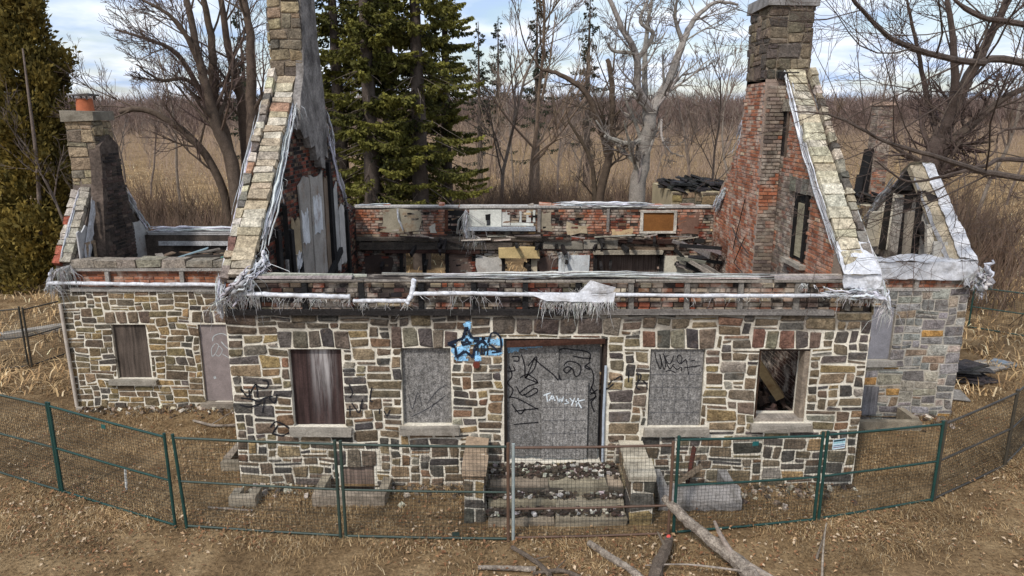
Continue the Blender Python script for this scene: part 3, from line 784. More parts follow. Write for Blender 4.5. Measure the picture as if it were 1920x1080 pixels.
# --- gable walls (u runs along Y)
def gable(x_out, x_in, poly, colr, name, m_):
    s_ = 1 if x_out > x_in else -1
    fr = Frame((x_in, 0, 0), (0, 1, 0), (-s_, 0, 0))       # face that looks into the house
    b = MB(); prism(b, fr, poly, abs(x_out - x_in) - .002, colr)
    return fr, b.build(name, m_, HOUSE)
GL = [(YF + T, -.6), (YF + T, 3.84), (YF + .12, 3.86), (15.35, 7.38), (15.35, 8.9), (16.3, 8.9), (16.45, 7.3), (17.15, 6.55), (17.7, 5.5), (18.9, 4.35), (YB - .5, 4.1), (YB - .5, -.6)]
def clipu(u, v, line):  # under a polyline roof line
    for (a, b), (c, d) in zip(line[:-1], line[1:]):
        if a <= u <= c: return v < b + (d - b) * (u - a) / (c - a + 1e-9)
    return False
roofL = [(YF + .52, 4.2), (15.3, 7.2), (16.4, 7.3), (17.15, 6.5), (17.7, 5.45), (18.9, 4.3), (YB - .5, 4.05)]
roofR = [(YF + .52, 4.2), (15.3, 7.2), (16.6, 7.5), (17.6, 6.85), (18.25, 5.75), (18.8, 5.05), (19.3, 4.7), (YB - .5, 4.1)]
GR = [(YF + T, -.6), (YF + T, 3.84), (YF + .12, 3.86), (15.4, 7.42), (15.4, 8.3), (16.5, 8.3), (16.6, 7.55), (17.6, 6.9), (18.25, 5.8), (18.8, 5.1), (19.3, 4.75), (YB - .5, 4.15), (YB - .5, -.6)]
frL, gabL = gable(X0, X0 + T, GL, S(96, 84, 74), 'gable_wall', M['brickdark'])
frR, gabR = gable(X1, X1 - T, GR, S(150, 132, 116), 'gable_wall', M['mortar'])
# outer stone side faces of the main block
for xo, w, par, sd in ((X0, -1, gabL, 81), (X1, 1, gabR, 82)):
    fr = Frame((xo, 0, 0), (0, 1, 0), (w, 0, 0))
    st = rubble(YF + .02, 15.2, -.1, 3.8, [], sd)
    lay(fr, st, STONE_PAL, par, sd)
# brick inner faces
m = MB()
HR = [(13.5, 14.25, 3.75, 5.1), (14.85, 15.3, 5.75, 6.65)]
def rcol(u, v, r):
    g_ = nz2(u, v, .8, 4)
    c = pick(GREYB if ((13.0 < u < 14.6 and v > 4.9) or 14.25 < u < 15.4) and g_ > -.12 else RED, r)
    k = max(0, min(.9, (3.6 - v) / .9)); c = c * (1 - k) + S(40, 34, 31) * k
    return jit(c, .18, r)
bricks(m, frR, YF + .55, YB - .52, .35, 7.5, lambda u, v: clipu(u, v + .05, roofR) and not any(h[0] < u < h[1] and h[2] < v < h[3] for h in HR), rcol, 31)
m.build('brickwork', M['brick'], gabR, kind='stuff')
m = MB()
def lcol(u, v, r): return jit(pick(BURN + [(S(120, 68, 52), 3)], r), .25, r)
bricks(m, frL, YF + .55, YB - .52, 2.2, 7.3, lambda u, v: clipu(u, v + .05, roofL), lcol, 32)
m.build('brickwork', M['brickdark'], gabL, kind='stuff')
# window openings of the right gable: dark reveal, lintel, frame
xr = X1 - T
m = MB(); m.bx(xr - .004, xr + .25, 13.5, 14.25, 3.75, 5.1, S(26, 23, 22)); m.build('window_reveal', M['char'], gabR)
m = MB(); m.bx(xr - .05, xr - .006, 13.52, 13.62, 3.78, 5.08, S(34, 30, 28)); m.bx(xr - .05, xr - .006, 14.0, 14.12, 3.78, 5.08, S(30, 27, 25)); m.bx(xr - .14, xr - .006, 13.4, 14.35, 3.66, 3.75, S(160, 150, 136)); m.bx(xr - .03, xr - .006, 13.66, 13.98, 3.85, 4.9, S(150, 140, 116)); m.build('window_frame', M['wood'], gabR)
for i in range(4):
    m = MB(); m.bx(xr - .06, xr + .02, 13.25 + i * .3, 13.53 + i * .3, 5.1, 5.38, jit(S(126, 118, 106), .2), .015); m.build('lintel_stone', M['stone'], gabR)
m = MB(); m.bx(xr - .004, xr + .2, 14.9, 15.3, 5.75, 6.65, S(40, 34, 30)); m.bx(xr - .03, xr - .004, 14.9, 14.98, 5.75, 6.65, S(100, 84, 70)); m.build('slit_window', M['char'], gabR)
m = MB(); m.bx(xr - .06, xr + .02, 14.75, 15.35, 6.65, 6.9, S(150, 140, 124), .015); m.build('lintel_stone', M['stone'], gabR)
# coping slabs
def coping(x0, x1, y0, z0, y1, z1, n, pal, par, sd):
    r = random.Random(sd); d = Vector((0, y1 - y0, z1 - z0)); L = d.length; d.normalize(); q = d.to_track_quat('X', 'Z').to_matrix()
    t = 0.0; i = 0
    while t < L - .05:
        l = min(L - t, r.uniform(.13, .27)); c = Vector(((x0 + x1) / 2 + r.uniform(-.012, .012), y0, z0)) + d * (t + l / 2)
        b = MB(); b.box(c, (l - .012, (x1 - x0) + r.uniform(-.03, .03), .11 + r.uniform(-.02, .03)), jit(pick(pal, r), .1, r), q, .017)
        b.build('coping_stone', M['stone'], par, c); t += l
COPL = [(S(172, 160, 138), 4), (S(164, 149, 125), 3), (S(180, 170, 152), 3), (S(156, 122, 100), .3), (S(154, 143, 126), 1)]
COPR = [(S(184, 174, 150), 5), (S(176, 165, 139), 3), (S(192, 184, 164), 2)]
coping(X0 + .14, X0 + T - .02, YF - .02, 3.9, 15.36, 7.48, 30, COPL, gabL, 91)
coping(X1 - T, X1 - .16, YF - .02, 3.9, 15.4, 7.5, 30, COPR, gabR, 92)
coping(X0, X0 + .5, 16.5, 7.36, 17.15, 6.66, 4, [(S(90, 82, 74), 1)], gabL, 93); coping(X0, X0 + .5, 17.2, 6.6, 17.72, 5.58, 4, [(S(90, 82, 74), 1)], gabL, 94)
# rough outer edge courses beside the coping
for xo, par, sd, s_ in ((X0, gabL, 95, 1), (X1, gabR, 96, -1)):
    r = random.Random(sd); t = 0; d = Vector((0, 3.36, 3.56)); L = d.length; d.normalize(); q = d.to_track_quat('X', 'Z').to_matrix()
    m = MB()
    while t < L:
        l = r.uniform(.12, .3); c = Vector((xo + s_ * .045, YF + .02, 3.83)) + d * (t + l / 2)
        m.box(c, (l - .02, .13, .14 + r.uniform(-.04, .05)), jit(pick(COPL + [(S(116, 88, 76), .8), (S(100, 94, 86), 3), (S(126, 118, 107), 4)], r), .2, r), q, .02); t += l
    m.build('edge_course', M['stone'], par)
# white strips of torn wrap along the gables
def wrapline(par, pts, w, sd, fr_n=0, fl=.2, out=(0, -1, 0), rag=.45):
    m = MB(); fibres(m, pts, w * 1.25, WH, sd, 34)
    m.build('torn_wrap', M['wrap'], par, smooth=True, kind='stuff')
    if fr_n:
        m = MB(); fringe(m, pts, fr_n, fl, S(208, 205, 200), sd + 5, .01, .5, out); m.build('torn_fringe', M['wrap'], par, kind='stuff')
wrapline(gabL, [(X0 + T + .05, YF + .4, 4.25), (X0 + T + .06, 13.2, 5.2), (X0 + T + .05, 14.3, 6.35), (X0 + T + .05, 15.2, 7.25)], .09, 101, 90, .3)
wrapline(gabL, [(X0 + T + .06, YF + .4, 4.25), (X0 + T + .08, YF + .3, 4.05), (X0 + .45, YF - .05, 3.9), (X0 + .25, YF - .08, 3.68), (X0 + .0, YF - .08, 3.5)], .16, 102, 130, .45)
wrapline(gabL, [(X0 - .04, YF + .05, 3.7), (X0 - .05, 12.4, 4.3), (X0 - .02, 13.6, 5.7), (X0 - .02, 14.8, 6.9)], .085, 103, 60, .15)
wrapline(gabL, [(X0 - .06, YF + .0, 3.2), (X0 - .05, YF - .02, 3.5), (X0 - .04, YF + .1, 3.9)], .08, 104, 60, .25)
wrapline(gabL, [(X0 + .5, 16.9, 6.85), (X0 + .52, 17.4, 6.2), (X0 + .52, 17.75, 5.5), (X0 + .5, 18.8, 4.4), (X0 + .5, 19.2, 4.15)], .1, 105, 40, .2)
wrapline(gabR, [(X1 - T - .03, YF + .05, 3.95), (X1 - T - .04, 13.3, 5.35), (X1 - T - .03, 14.6, 6.7), (X1 - T, 15.35, 7.5)], .075, 106, 20, .1, rag=.2)
wrapline(gabR, [(X1 + .02, YF + .05, 3.95), (X1 + .03, 12.9, 4.85), (X1 + .02, 14.2, 6.15), (X1, 15.3, 7.35)], .085, 107, 60, .15, rag=.4)
wrapline(gabR, [(X1 - T, 17.5, 6.95), (X1 - T, 17.9, 6.35), (X1 - T - .02, 18.3, 5.7)], .09, 108, 10, .1)
wrapline(gabR, [(X1 - T - .02, 18.9, 4.7), (X1 - T - .05, 19.2, 4.3), (X1 - T - .05, 19.5, 4.05)], .16, 109, 40, .3)
m = MB(); sheet(m, [(X1 - T - .1, YF - .09, 3.95), (X1 + .04, YF - .09, 3.95), (X1 + .08, YF - .11, 3.66), (X1 - T - .06, YF - .11, 3.68)], 18, 10, WH, .045, 9, .7)
sheet(m, [(X1 - T - .1, YF - .1, 3.96), (X1 + .02, YF - .1, 3.96), (X1 + .0, YF + .5, 4.42), (X1 - T - .02, YF + .5, 4.4)], 8, 8, WH, .03, 12)
m.build('torn_wrap', M['wrap'], gabR, smooth=True)
wrapline(gabR, [(X1 + .05, YF - .08, 3.9), (X1 + .12, YF - .12, 3.6), (X1 + .2, YF - .12, 3.3)], .06, 110, 90, .35)
wrapline(gabR, [(X1 - T - .5, YF - .1, 3.7), (X1 - T, YF - .12, 3.62), (X1 - .2, YF - .13, 3.64), (X1 + .08, YF - .12, 3.6)], .12, 111, 120, .2)
# --- chimneys
def chimney(par, x0, x1, y0, y1, z0, z1, sd, pal, faces, cap, core, cm, cu=.1, cv=.1):
    b = MB(); b.bx(x0 + .02, x1 - .02, y0 + .02, y1 - .02, z0, z1, core); ch = b.build('chimney', cm, par)
    ST_ = []
    for f in faces:
        fr, a, c_ = {'front': (Frame((0, y0 + .02, 0), (1, 0, 0), (0, -1, 0)), x0, x1), 'left': (Frame((x0 + .02, 0, 0), (0, 1, 0), (-1, 0, 0)), y0, y1), 'right': (Frame((x1 - .02, 0, 0), (0, 1, 0), (1, 0, 0)), y0, y1)}[f[0]]
        lay(fr, rubble(a, c_, f[1], z1, [], sd, cu, cv, (2, 5), (1, 3)), pal, ch, sd, gap=.02, proud=.03, store=ST_); sd += 1
    flush(ST_, 'chimney_stone', 'chimney_chips', 90)
    if cap is not None:
        b = MB(); b.bx(x0 - .06, x1 + .06, y0 - .06, y1 + .06, z1, z1 + .22, cap, .02); b.build('chimney_cap', M['conc'], ch)
    return ch
# level limit: the chimneys are parts of the house, their stones sub-parts
chL = chimney(HOUSE, X0, X0 + .66, 15.15, 16.3, 7.2, 9.6, 120, CHIM_PAL, [('front', 7.35), ('left', 7.2)], S(130, 124, 116), S(120, 108, 94), M['mortar'])
chR = chimney(HOUSE, X1 - .95, X1 - .05, 15.3, 16.55, 7.2, 8.72, 124, [(S(106, 94, 80), 4), (S(122, 108, 90), 3), (S(90, 82, 74), 3)], [('front', 7.3), ('left', 7.3), ('right', 7.3)], S(136, 132, 128), S(140, 128, 112), M['mortar'])
# left flue: parged face that widens downwards
m = MB()
xa = X0 + T
P = [(15.2, 9.6), (16.25, 9.6), (16.35, 8.2), (16.6, 7.2), (16.72, 6.5), (16.8, 6.2), (16.62, 5.95), (16.68, 5.6), (16.4, 5.68), (16.36, 5.4), (16.05, 5.45), (15.95, 5.7), (15.7, 5.62), (15.62, 5.95), (15.3, 5.9), (15.2, 6.15), (14.85, 6.1), (14.6, 6.3), (14.75, 6.9), (15.1, 7.4), (15.2, 8)]
prism(m, Frame((xa + .16, 0, 0), (0, 1, 0), (1, 0, 0)), P, .155, S(128, 122, 116)); m.build('parged_flue', M['parge'], gabL)
# plaster panels, studs on the left gable
fp = Frame((xa + .06, 0, 0), (0, 1, 0), (1, 0, 0))
def ragged(y0, y1, z0, z1, sd, a=.12):
    r = random.Random(sd); n = 7
    P = [(y0 + (y1 - y0) * i / n, z0 + r.uniform(0, a)) for i in range(n + 1)] + [(y1 - r.uniform(0, a * .4), z0 + (z1 - z0) * i / n) for i in range(1, n)] + [(y1 - (y1 - y0) * i / n, z1 - r.uniform(0, a * 2)) for i in range(n + 1)] + [(y0 + r.uniform(0, a * .4), z1 - (z1 - z0) * i / n) for i in range(1, n)]
    return P
for k, (y0, y1, z0, z1, c) in enumerate([(13.95, 14.5, 2.4, 4.6, S(150, 132, 104)), (14.55, 15.35, 2.3, 5.35, S(150, 142, 132)), (15.4, 16.45, 2.6, 5.45, S(160, 152, 142)), (16.5, 16.85, 2.9, 5.2, S(120, 104, 88)), (17.1, 17.75, 2.7, 5.0, S(168, 164, 158)), (17.8, 18.4, 2.8, 4.4, S(186, 180, 172))]):
    m = MB(); prism(m, fp, ragged(y0, y1, z0, z1, 130 + k), .03, c); m.build('plaster_panel', M['plaster'], gabL)
fp2 = Frame((xa + .075, 0, 0), (0, 1, 0), (1, 0, 0))
for k, (y0, y1, z0, z1) in enumerate([(14.6, 15.1, 3.9, 4.7), (15.5, 16.2, 3.95, 4.9), (14.05, 14.45, 3.4, 3.9)]):
    m = MB(); prism(m, fp2, ragged(y0, y1, z0, z1, 150 + k, .1), .012, S(205, 204, 202)); m.build('paint_patch', M['plaster'], gabL)
m = MB(); prism(m, fp2, ragged(14.15, 14.5, 3.0, 3.7, 160, .1), .01, S(24, 22, 21)); m.build('burnt_hole', M['char'], gabL)
for y, z0, z1 in ((13.0, 2.3, 4.5), (13.45, 2.3, 4.9), (13.8, 2.3, 4.4), (13.3, 2.3, 3.4), (16.95, 2.6, 5.5), (17.05, 2.6, 5.2), (12.7, 2.3, 3.8), (18.55, 2.4, 4.2)):
    m = MB(); m.beam((xa + .09, y, z0), (xa + .08, y + rnd.uniform(-.05, .05), z1), .09, .09, jit(S(32, 29, 28), .3), .012); m.build('charred_stud', M['char'], gabL)
for y, z0, z1 in ((12.85, 2.3, 3.7), (13.15, 2.3, 3.9), (12.55, 2.4, 3.6)):
    m = MB(); m.beam((xa + .14, y, z0), (xa + .15, y + .06, z1), .05, .08, S(126, 120, 114), .012); m.build('split_lath', M['wood'], gabL)
m = MB(); m.beam((xa + .12, 14.3, 2.3), (xa + .12, 17.6, 3.3), .07, .16, S(30, 28, 27), .01); m.build('stair_stringer', M['char'], gabL)
# right chimney breast of brick
m = MB()
xb0, xb1 = X1 - .93, X1 - T - .0
prof = [(15.2, 2), (15.2, 4.6), (15.28, 6.2), (15.32, 7.3), (16.53, 7.3), (16.7, 6.2), (17.0, 4.6), (17.1, 2)]
frB = Frame((xb0, 0, 0), (0, 1, 0), (-1, 0, 0)); prism(m, frB, prof, xb1 - xb0 - .01, S(160, 140, 126)); breast = m.build('chimney_breast', M['mortar'], HOUSE)
m = MB()
lim = lambda v: (15.2 + max(0, v - 4.6) * .045, 17.1 - max(0, v - 2) * .04 if v < 4.6 else 17.0 - (v - 4.6) * .18)
bricks(m, frB, 15.2, 17.1, 2.1, 7.3, lambda u, v: lim(v)[0] + .08 < u < lim(v)[1] - .06, lambda u, v, r: jit(pick(RED, r), .16, r), 33)
frBf = Frame((0, 15.19, 0), (1, 0, 0), (0, -1, 0))
bricks(m, frBf, xb0, xb1 - .01, 2.1, 7.2, lambda u, v: True, lambda u, v, r: jit(pick(GREYB if nz2(u, v, 1.1, 9) + (v - 5) * .12 > 0 else RED, r), .14, r), 34, bl=.21)
m.build('brickwork', M['brick'], breast, kind='stuff')
m = MB(); m.tube([(xb0 - .04, 16.7, 4.0), (xb0 - .12, 15.9, 3.8), (xb0 - .05, 15.4, 3.6)], .012, 5, S(40, 34, 30)); m.tube([(xb0 - .05, 15.9, 4.75), (xb0 - .06, 16.3, 3.9), (xb0 - .05, 16.5, 3.5)], .012, 5, S(40, 34, 30)); m.tube([(xb0 - .05, 15.75, 3.9), (xb0 - .1, 16.2, 3.25), (xb0 - .05, 15.6, 3.1)], .012, 5, S(40, 34, 30)); m.build('bent_wire', M['metal'], breast)
m = MB(); m.bx(X1 - .7, X1 - .28, 15.2, 15.5, 7.28, 7.42, S(24, 22, 21), .02); m.build('burnt_beam_end', M['char'], HOUSE)

# --- back wall
YI = 19.9
fb = Frame((0, YI, 0), (1, 0, 0), (0, -1, 0))
BW = [(-3.1, -1.9, .6, 2.78), (-.2, .5, .6, 2.76), (2.42, 4.2, .6, 2.76)]
m = MB(); slab(m, fb, X0, X1, -.6, 4.06, BW, .5, S(110, 98, 88)); back = m.build('brick_wall', M['brickdark'], HOUSE)
m = MB()
def bcol(u, v, r):
    g_ = nz2(u, v, .7, 6)
    pal = RED[:4] if (-4.5 < u < -3.75 and v > 3.3) or (-2.5 < u < -1.9 and v > 3.2) or (1.4 < u < 5.3 and v > 3.3 and g_ > -.25) else BURN + [(S(150, 130, 108), 3), (S(196, 160, 110), .8)]
    if nz2(u, v, 1.6, 12) > .18: pal = BURN
    if v < 3.1: pal = BURN
    if -.8 < u < -.25 and v < 2.9: pal = [(S(186, 176, 164), 3), (S(160, 148, 134), 2)]
    return jit(pick(pal, r) * .95, .22, r)
bricks(m, fb, X0 + T, X1 - T, 2.0, 4.06, lambda u, v: not any(h[0] < u < h[1] and h[2] < v < h[3] for h in BW), bcol, 41, proud=.025, miss=.03)
m.build('brickwork', M['brick'], back, kind='stuff')
def bp(name, x0, x1, z0, z1, d, th, c, mt, jt=.01):
    b = MB(); b.bx(x0, x1, YI - d - th, YI - d, z0, z1, c, jt); return b.build(name, M[mt], back)
for a, b in ((X0 + T, -1.5), (-1.48, 1.9), (1.92, 5.6)):
    bp('top_plate', a, b, 4.07, 4.13, -.3, .34, S(170, 164, 156), 'wood')
m = MB(); fibres(m, [(1.2, YI, 4.15), (2.2, YI, 4.17), (3.3, YI, 4.15), (4.3, YI, 4.15)], .1, WH, 171, 50); fibres(m, [(-4.4, YI, 4.14), (-3.4, YI, 4.14)], .06, WH, 172, 24); m.build('torn_wrap', M['wrap'], back, smooth=True, kind='stuff')
bp('charred_beam', -4.3, 0.0, 2.92, 3.1, .03, .14, S(74, 66, 58), 'char', .02); bp('charred_beam', -3.6, -.9, 2.8, 2.92, .03, .12, S(60, 38, 30), 'char', .02)
bp('ledge', -4.4, 1.0, 3.16, 3.26, .03, .12, S(96, 86, 76), 'wood', .03); bp('concrete_lintel', .9, 2.0, 2.92, 3.14, .03, .06, S(146, 138, 124), 'conc', .02); bp('concrete_lintel', 2.02, 3.0, 2.92, 3.16, .03, .06, S(150, 142, 128), 'conc', .02)
bp('charred_beam', 3.0, 4.6, 3.08, 3.18, .03, .1, S(60, 40, 32), 'char', .02); bp('charred_beam', 3.0, 4.6, 2.9, 2.98, .03, .1, S(116, 100, 84), 'wood', .02)
# plaster squares left on the upper wall
bp('plaster_panel', -1.2, -.3, 3.56, 4.02, .03, .04, S(206, 204, 192), 'plaster'); 
for x0, x1, z0, z1 in ((-.3, -.06, 3.57, 4.0), (-.055, .62, 3.57, 3.66), (.2, .27, 3.665, 3.98), (.4, .54, 3.665, 4.0), (.58, .66, 3.67, 4.02)):
    m = MB(); prism(m, Frame((0, YI - .03, 0), (1, 0, 0), (0, -1, 0)), [(x0, z0), (x1, z0), (x1 - rnd.uniform(0, .03), (z0 + z1) / 2), (x1, z1 - rnd.uniform(0, .06)), ((x0 + x1) / 2, z1), (x0, z1 - rnd.uniform(0, .06)), (x0 + rnd.uniform(0, .03), (z0 + z1) / 2)], .03, jit(S(200, 198, 188), .06)); m.build('plaster_panel', M['plaster'], back)
bp('window_ledge', -1.25, .66, 3.45, 3.55, .03, .16, S(160, 164, 168), 'wood')
m = MB(); m.tube([(-.65, YI - .085, 3.62), (-.65, YI - .085, 3.68)], .001, 5, S(20, 20, 20)); m.box((-.68, YI - .078, 3.82), (.13, .012, .16), S(20, 19, 19), None, .015); m.box((-.66, YI - .078, 3.66), (.09, .012, .14), S(60, 60, 62), None, .015); m.build('burnt_hole', M['char'], back)
bp('niche', -1.85, -1.3, 3.45, 4.0, .012, .02, S(22, 19, 18), 'char'); bp('niche_frame', -1.88, -1.8, 3.42, 4.02, .03, .05, S(90, 58, 44), 'wood')
for a, b, c, d in ((3.6, 4.62, 3.95, 4.0), (3.6, 4.62, 3.36, 3.42), (3.6, 3.68, 3.42, 3.95), (4.54, 4.62, 3.42, 3.95)): bp('niche_frame', a, b, c, d, .03, .07, S(190, 182, 168), 'wood')
bp('rust_panel', 3.68, 4.54, 3.42, 3.95, .02, .03, S(130, 86, 46), 'plaster')
for x in (2.66, .72): bp('stud', x, x + .08, 3.4, 4.05, .03, .06, S(132, 124, 116), 'wood')
# window rests below
for k, (a, b, z0, z1) in enumerate(BW):
    bp('burnt_frame', a - .1, a, 1.2, z1, .02, .1, S(34, 30, 28), 'char'); bp('burnt_frame', b, b + .1, 1.2, z1, .02, .1, S(34, 30, 28), 'char')
bp('burnt_frame', -2.55, -2.45, 1.2, 2.78, .02, .1, S(30, 27, 26), 'char')
b = MB(); b.bx(2.42, 4.2, YI + .2, YI + .23, .6, 2.76, S(110, 94, 84)); b.build('window_board', M['ply'], back)
bp('ceiling_scrap', -.35, .75, 2.72, 2.98, .05, .3, S(190, 166, 118), 'plaster', .03); bp('burnt_frame', .55, .72, 1.4, 2.75, .04, .1, S(190, 176, 150), 'plaster', .02)
bp('tile_panel', 1.32, 2.2, 1.4, 2.72, .04, .03, S(206, 208, 206), 'plaster', .02); bp('tile_panel', 4.3, 5.15, 1.4, 2.7, .06, .05, S(200, 192, 172), 'plaster', .04); bp('door_head', 2.3, 4.25, 2.78, 2.88, .04, .2, S(158, 148, 130), 'wood', .02)
m = MB(); fringe(m, [(1.0, YI - .1, 2.8), (1.9, YI - .1, 2.85)], 60, .4, S(200, 198, 192), 175, .015, .4); fringe(m, [(-1.3, YI - .15, 4.0), (-1.2, YI - .15, 3.6)], 80, .6, S(200, 198, 192), 176, .018, .3); fringe(m, [(-1.25, YI - .15, 3.4), (-.9, YI - .15, 3.25)], 50, .4, S(200, 198, 192), 177, .015, .5); m.build('torn_fringe', M['wrap'], back, kind='stuff')
wrapline(back, [(-1.26, YI - .12, 4.05), (-1.3, YI - .14, 3.8), (-1.32, YI - .14, 3.5), (-1.25, YI - .14, 3.2)], .07, 178); wrapline(back, [(-3.2, YI - .08, 4.1), (-3.18, YI - .1, 3.75), (-3.05, YI - .1, 3.45)], .035, 179)
rr_ = random.Random(777)
fpl = Frame((0, YI - .035, 0), (1, 0, 0), (0, -1, 0))
for k, (x0, x1, z0, z1, c) in enumerate([(-3.7, -2.6, 3.4, 4.0, S(150, 140, 120)), (-2.35, -2.1, 3.35, 3.6, S(190, 182, 166)), (.75, 1.15, 3.4, 3.95, S(150, 138, 118)), (1.5, 2.2, 3.3, 3.65, S(176, 160, 132)), (2.8, 3.4, 3.3, 3.5, S(196, 168, 128)), (-1.0, -.3, 2.2, 2.7, S(196, 190, 180)), (-1.8, -1.2, 2.2, 2.8, S(120, 100, 88)), (.8, 1.3, 2.2, 2.7, S(90, 74, 66)), (-4.2, -3.4, 2.2, 2.7, S(70, 58, 52)), (4.7, 5.3, 3.3, 3.9, S(120, 92, 78))]):
    m = MB(); prism(m, fpl, [(u + rr_.uniform(-.09, .09), v + rr_.uniform(-.07, .07)) for u, v in [(x0, z0), ((x0 + x1) / 2, z0), (x1, z0), (x1, (z0 + z1) / 2), (x1, z1), ((x0 + x1) / 2, z1), (x0, z1), (x0, (z0 + z1) / 2)]], .02, c); m.build('plaster_patch', M['plaster'], back)
for k in range(24):
    x = rr_.uniform(-4.2, 5.2); z = rr_.choice([2.5, 3.05, 3.2]) + rr_.uniform(-.05, .05); a = Vector((x, YI - .05, z)); b = a + Vector((rr_.uniform(-.15, .15), -rr_.uniform(.15, .7), rr_.uniform(-.25, .1)))
    m = MB(); m.beam(a, b, .07, .12, jit(S(38, 34, 32), .3, rr_), .015); m.build('joist_stub', M['char'], back)
for k in range(26):
    x = rr_.uniform(-4.3, 5.3); L = rr_.uniform(.25, .9); m = MB(); a = Vector((x, YI - .1 - rr_.uniform(0, .12), rr_.choice([3.29, 3.3, 3.17]))); m.beam(a, a + Vector((L, rr_.uniform(-.1, .05), rr_.uniform(-.06, .1))), .05, .03, jit(rr_.choice([S(150, 142, 132), S(60, 52, 46), S(176, 166, 150)]), .2, rr_), .01); m.build('fallen_lath', M['wood'], back)
x = X0 + T
while x < X1 - T - .3:
    L = rr_.uniform(.15, .45)
    if rr_.random() < .5:
        m = MB(); m.bx(x, x + L - .02, YI + .05, YI + .35, 4.07, 4.07 + rr_.uniform(.05, .13), jit(pick(GREYB + RED[:1], rr_), .2, rr_), .02); m.build('loose_brick', M['brick'], back)
    x += L
# collapsed timbers by the chimney breast
r = random.Random(180)
for k in range(14):
    a = Vector((4.7 + r.uniform(-.3, .5), YI - .5 + r.uniform(-.6, .3), 3.0 + r.uniform(-.5, .3))); b = a + Vector((r.uniform(.4, 1.1), r.uniform(-1.2, .3), r.uniform(-.7, .1)))
    m = MB(); m.beam(a, b, .05, .09, jit(S(128, 122, 114) if k % 3 else S(36, 33, 31), .3, r), .01); m.build('fallen_lath', M['wood' if k % 3 else 'char'], HOUSE)
# interior: sooty floor, ash and fallen timbers seen through the open window
m = MB(); m.bx(X0 + T, X1 - T, YF + T, YI, .25, .3, S(40, 34, 30)); m.build('sooty_floor', M['char'], HOUSE)
for k in range(34):
    a = Vector((r.uniform(1.8, 5.4), r.uniform(12.6, 17.5), r.uniform(.4, 1.4))); L = r.uniform(.6, 2.2); an = r.uniform(0, 6.28)
    b = a + Vector((math.cos(an) * L, math.sin(an) * L, r.uniform(-.3, .7)))
    if not (X0 + T < b.x < X1 - T - .1 and YF + T + .1 < b.y < YI - .2): continue
    m = MB(); m.beam(a, b, r.uniform(.06, .16), r.uniform(.06, .14), jit(S(58, 44, 36) if r.random() < .6 else S(130, 112, 90), .4, r), .012); m.build('fallen_timber', M['wood'], HOUSE)
m = MB(); m.beam((4.35, 13.3, 2.5), (5.25, 13.0, 1.2), .2, .18, S(176, 150, 110), .02); m.build('leaning_joist', M['plaster'], HOUSE)
m = MB(); m.beam((4.3, 13.9, 2.6), (4.6, 13.7, .7), .25, .1, S(140, 100, 56), .02); m.build('leaning_joist', M['plaster'], HOUSE)
m = MB()
for k in range(400):
    m.box((r.uniform(3.2, 5.6), r.uniform(12.5, 16), r.uniform(.3, 1.1)), (r.uniform(.05, .3), r.uniform(.05, .25), r.uniform(.03, .12)), jit(S(62, 50, 42), .6, r), Matrix.Rotation(r.uniform(0, 3), 3, Vector((r.random(), r.random(), r.random() + .1))), .01)
m.build('rubble_heap', M['char'], HOUSE, kind='stuff')

# --- left wing
fl = Frame((0, LYF, 0), (1, 0, 0), (0, -1, 0))
LW_, LD = (-9.03, -8.25, .71, 2.0), (-7.08, -6.25, .14, 2.0)
m = MB(); slab(m, fl, LX0, X0 - .01, -.5, 2.8, [LW_, LD], .45, MORT); lw = m.build('stone_wall', M['mortar'], HOUSE)
ll = []
for x0, x1, z0, z1 in (LW_, LD):
    n = 4; ll += [(x0 - .12 + (x1 - x0 + .24) * i / n, x0 - .12 + (x1 - x0 + .24) * (i + 1) / n, z1 + .01, z1 + .32) for i in range(n)]
LINT = []
lay(fl, rubble(LX0, X0 - .02, -.1, 2.8, [LW_, LD, (-9.1, -8.15, .52, .72)] + ll, 7, .085, .07, (2, 5), (1, 3)), WING_PAL, lw, 7, gap=.03, proud=.016)
lay(fl, ll, [(S(112, 94, 80), 3), (S(96, 86, 76), 2)], lw, 8, store=LINT); flush(LINT, 'lintel_stone', 'lintel_chips', 60)
m = MB(); m.bx(-9.2, -8.1, LYF - .1, LYF + .2, .57, .7, S(158, 150, 136), .012); m.build('window_sill', M['conc'], lw)
m = MB(); m.bx(-7.15, -6.1, LYF - .14, LYF + .2, 0.0, .14, S(140, 130, 116), .012); m.build('door_sill', M['conc'], lw)
m = MB(); m.bx(-9.02, -8.26, LYF + .07, LYF + .09, .72, 1.99, S(82, 72, 64)); m.build('window_board', M['ply'], lw)
m = MB(); m.bx(-7.07, -6.26, LYF + .06, LYF + .08, .15, 1.99, S(140, 128, 124)); m.build('door_panel', M['metal'], lw)
m = MB()
def ls(p, w=.02): stroke(m, p, w, S(186, 190, 188), LYF + .055, yl=LYF)
ls([(397, 641), (398, 633), (406, 628), (416, 627), (426, 632)]); ls([(402, 645), (395, 655), (396, 669), (402, 664), (408, 650), (404, 645)], .014); ls([(409, 650), (415, 658), (409, 669), (403, 666)], .014); ls([(413, 642), (420, 650), (429, 657)], .022); ls([(415, 665), (430, 674)], .014)
ls([(399, 710), (403, 709)], .06)
m.build('pale_tag', M['paint'], lw, kind='stuff')
m = MB(); m.tube([(LX0 + .08, LYF - .07, .05), (LX0 + .06, LYF - .07, 1.4), (LX0 + .05, LYF - .07, 2.5)], .04, 8, S(186, 174, 160)); m.build('downspout', M['metal'], HOUSE, smooth=True)
fk = Frame((0, LYF + .06, 0), (1, 0, 0), (0, -1, 0))
m = MB(); slab(m, fk, LX0, X0 - .01, 2.78, 3.3, [], .34, S(120, 96, 84)); lk = m.build('knee_wall', M['brick'], HOUSE)
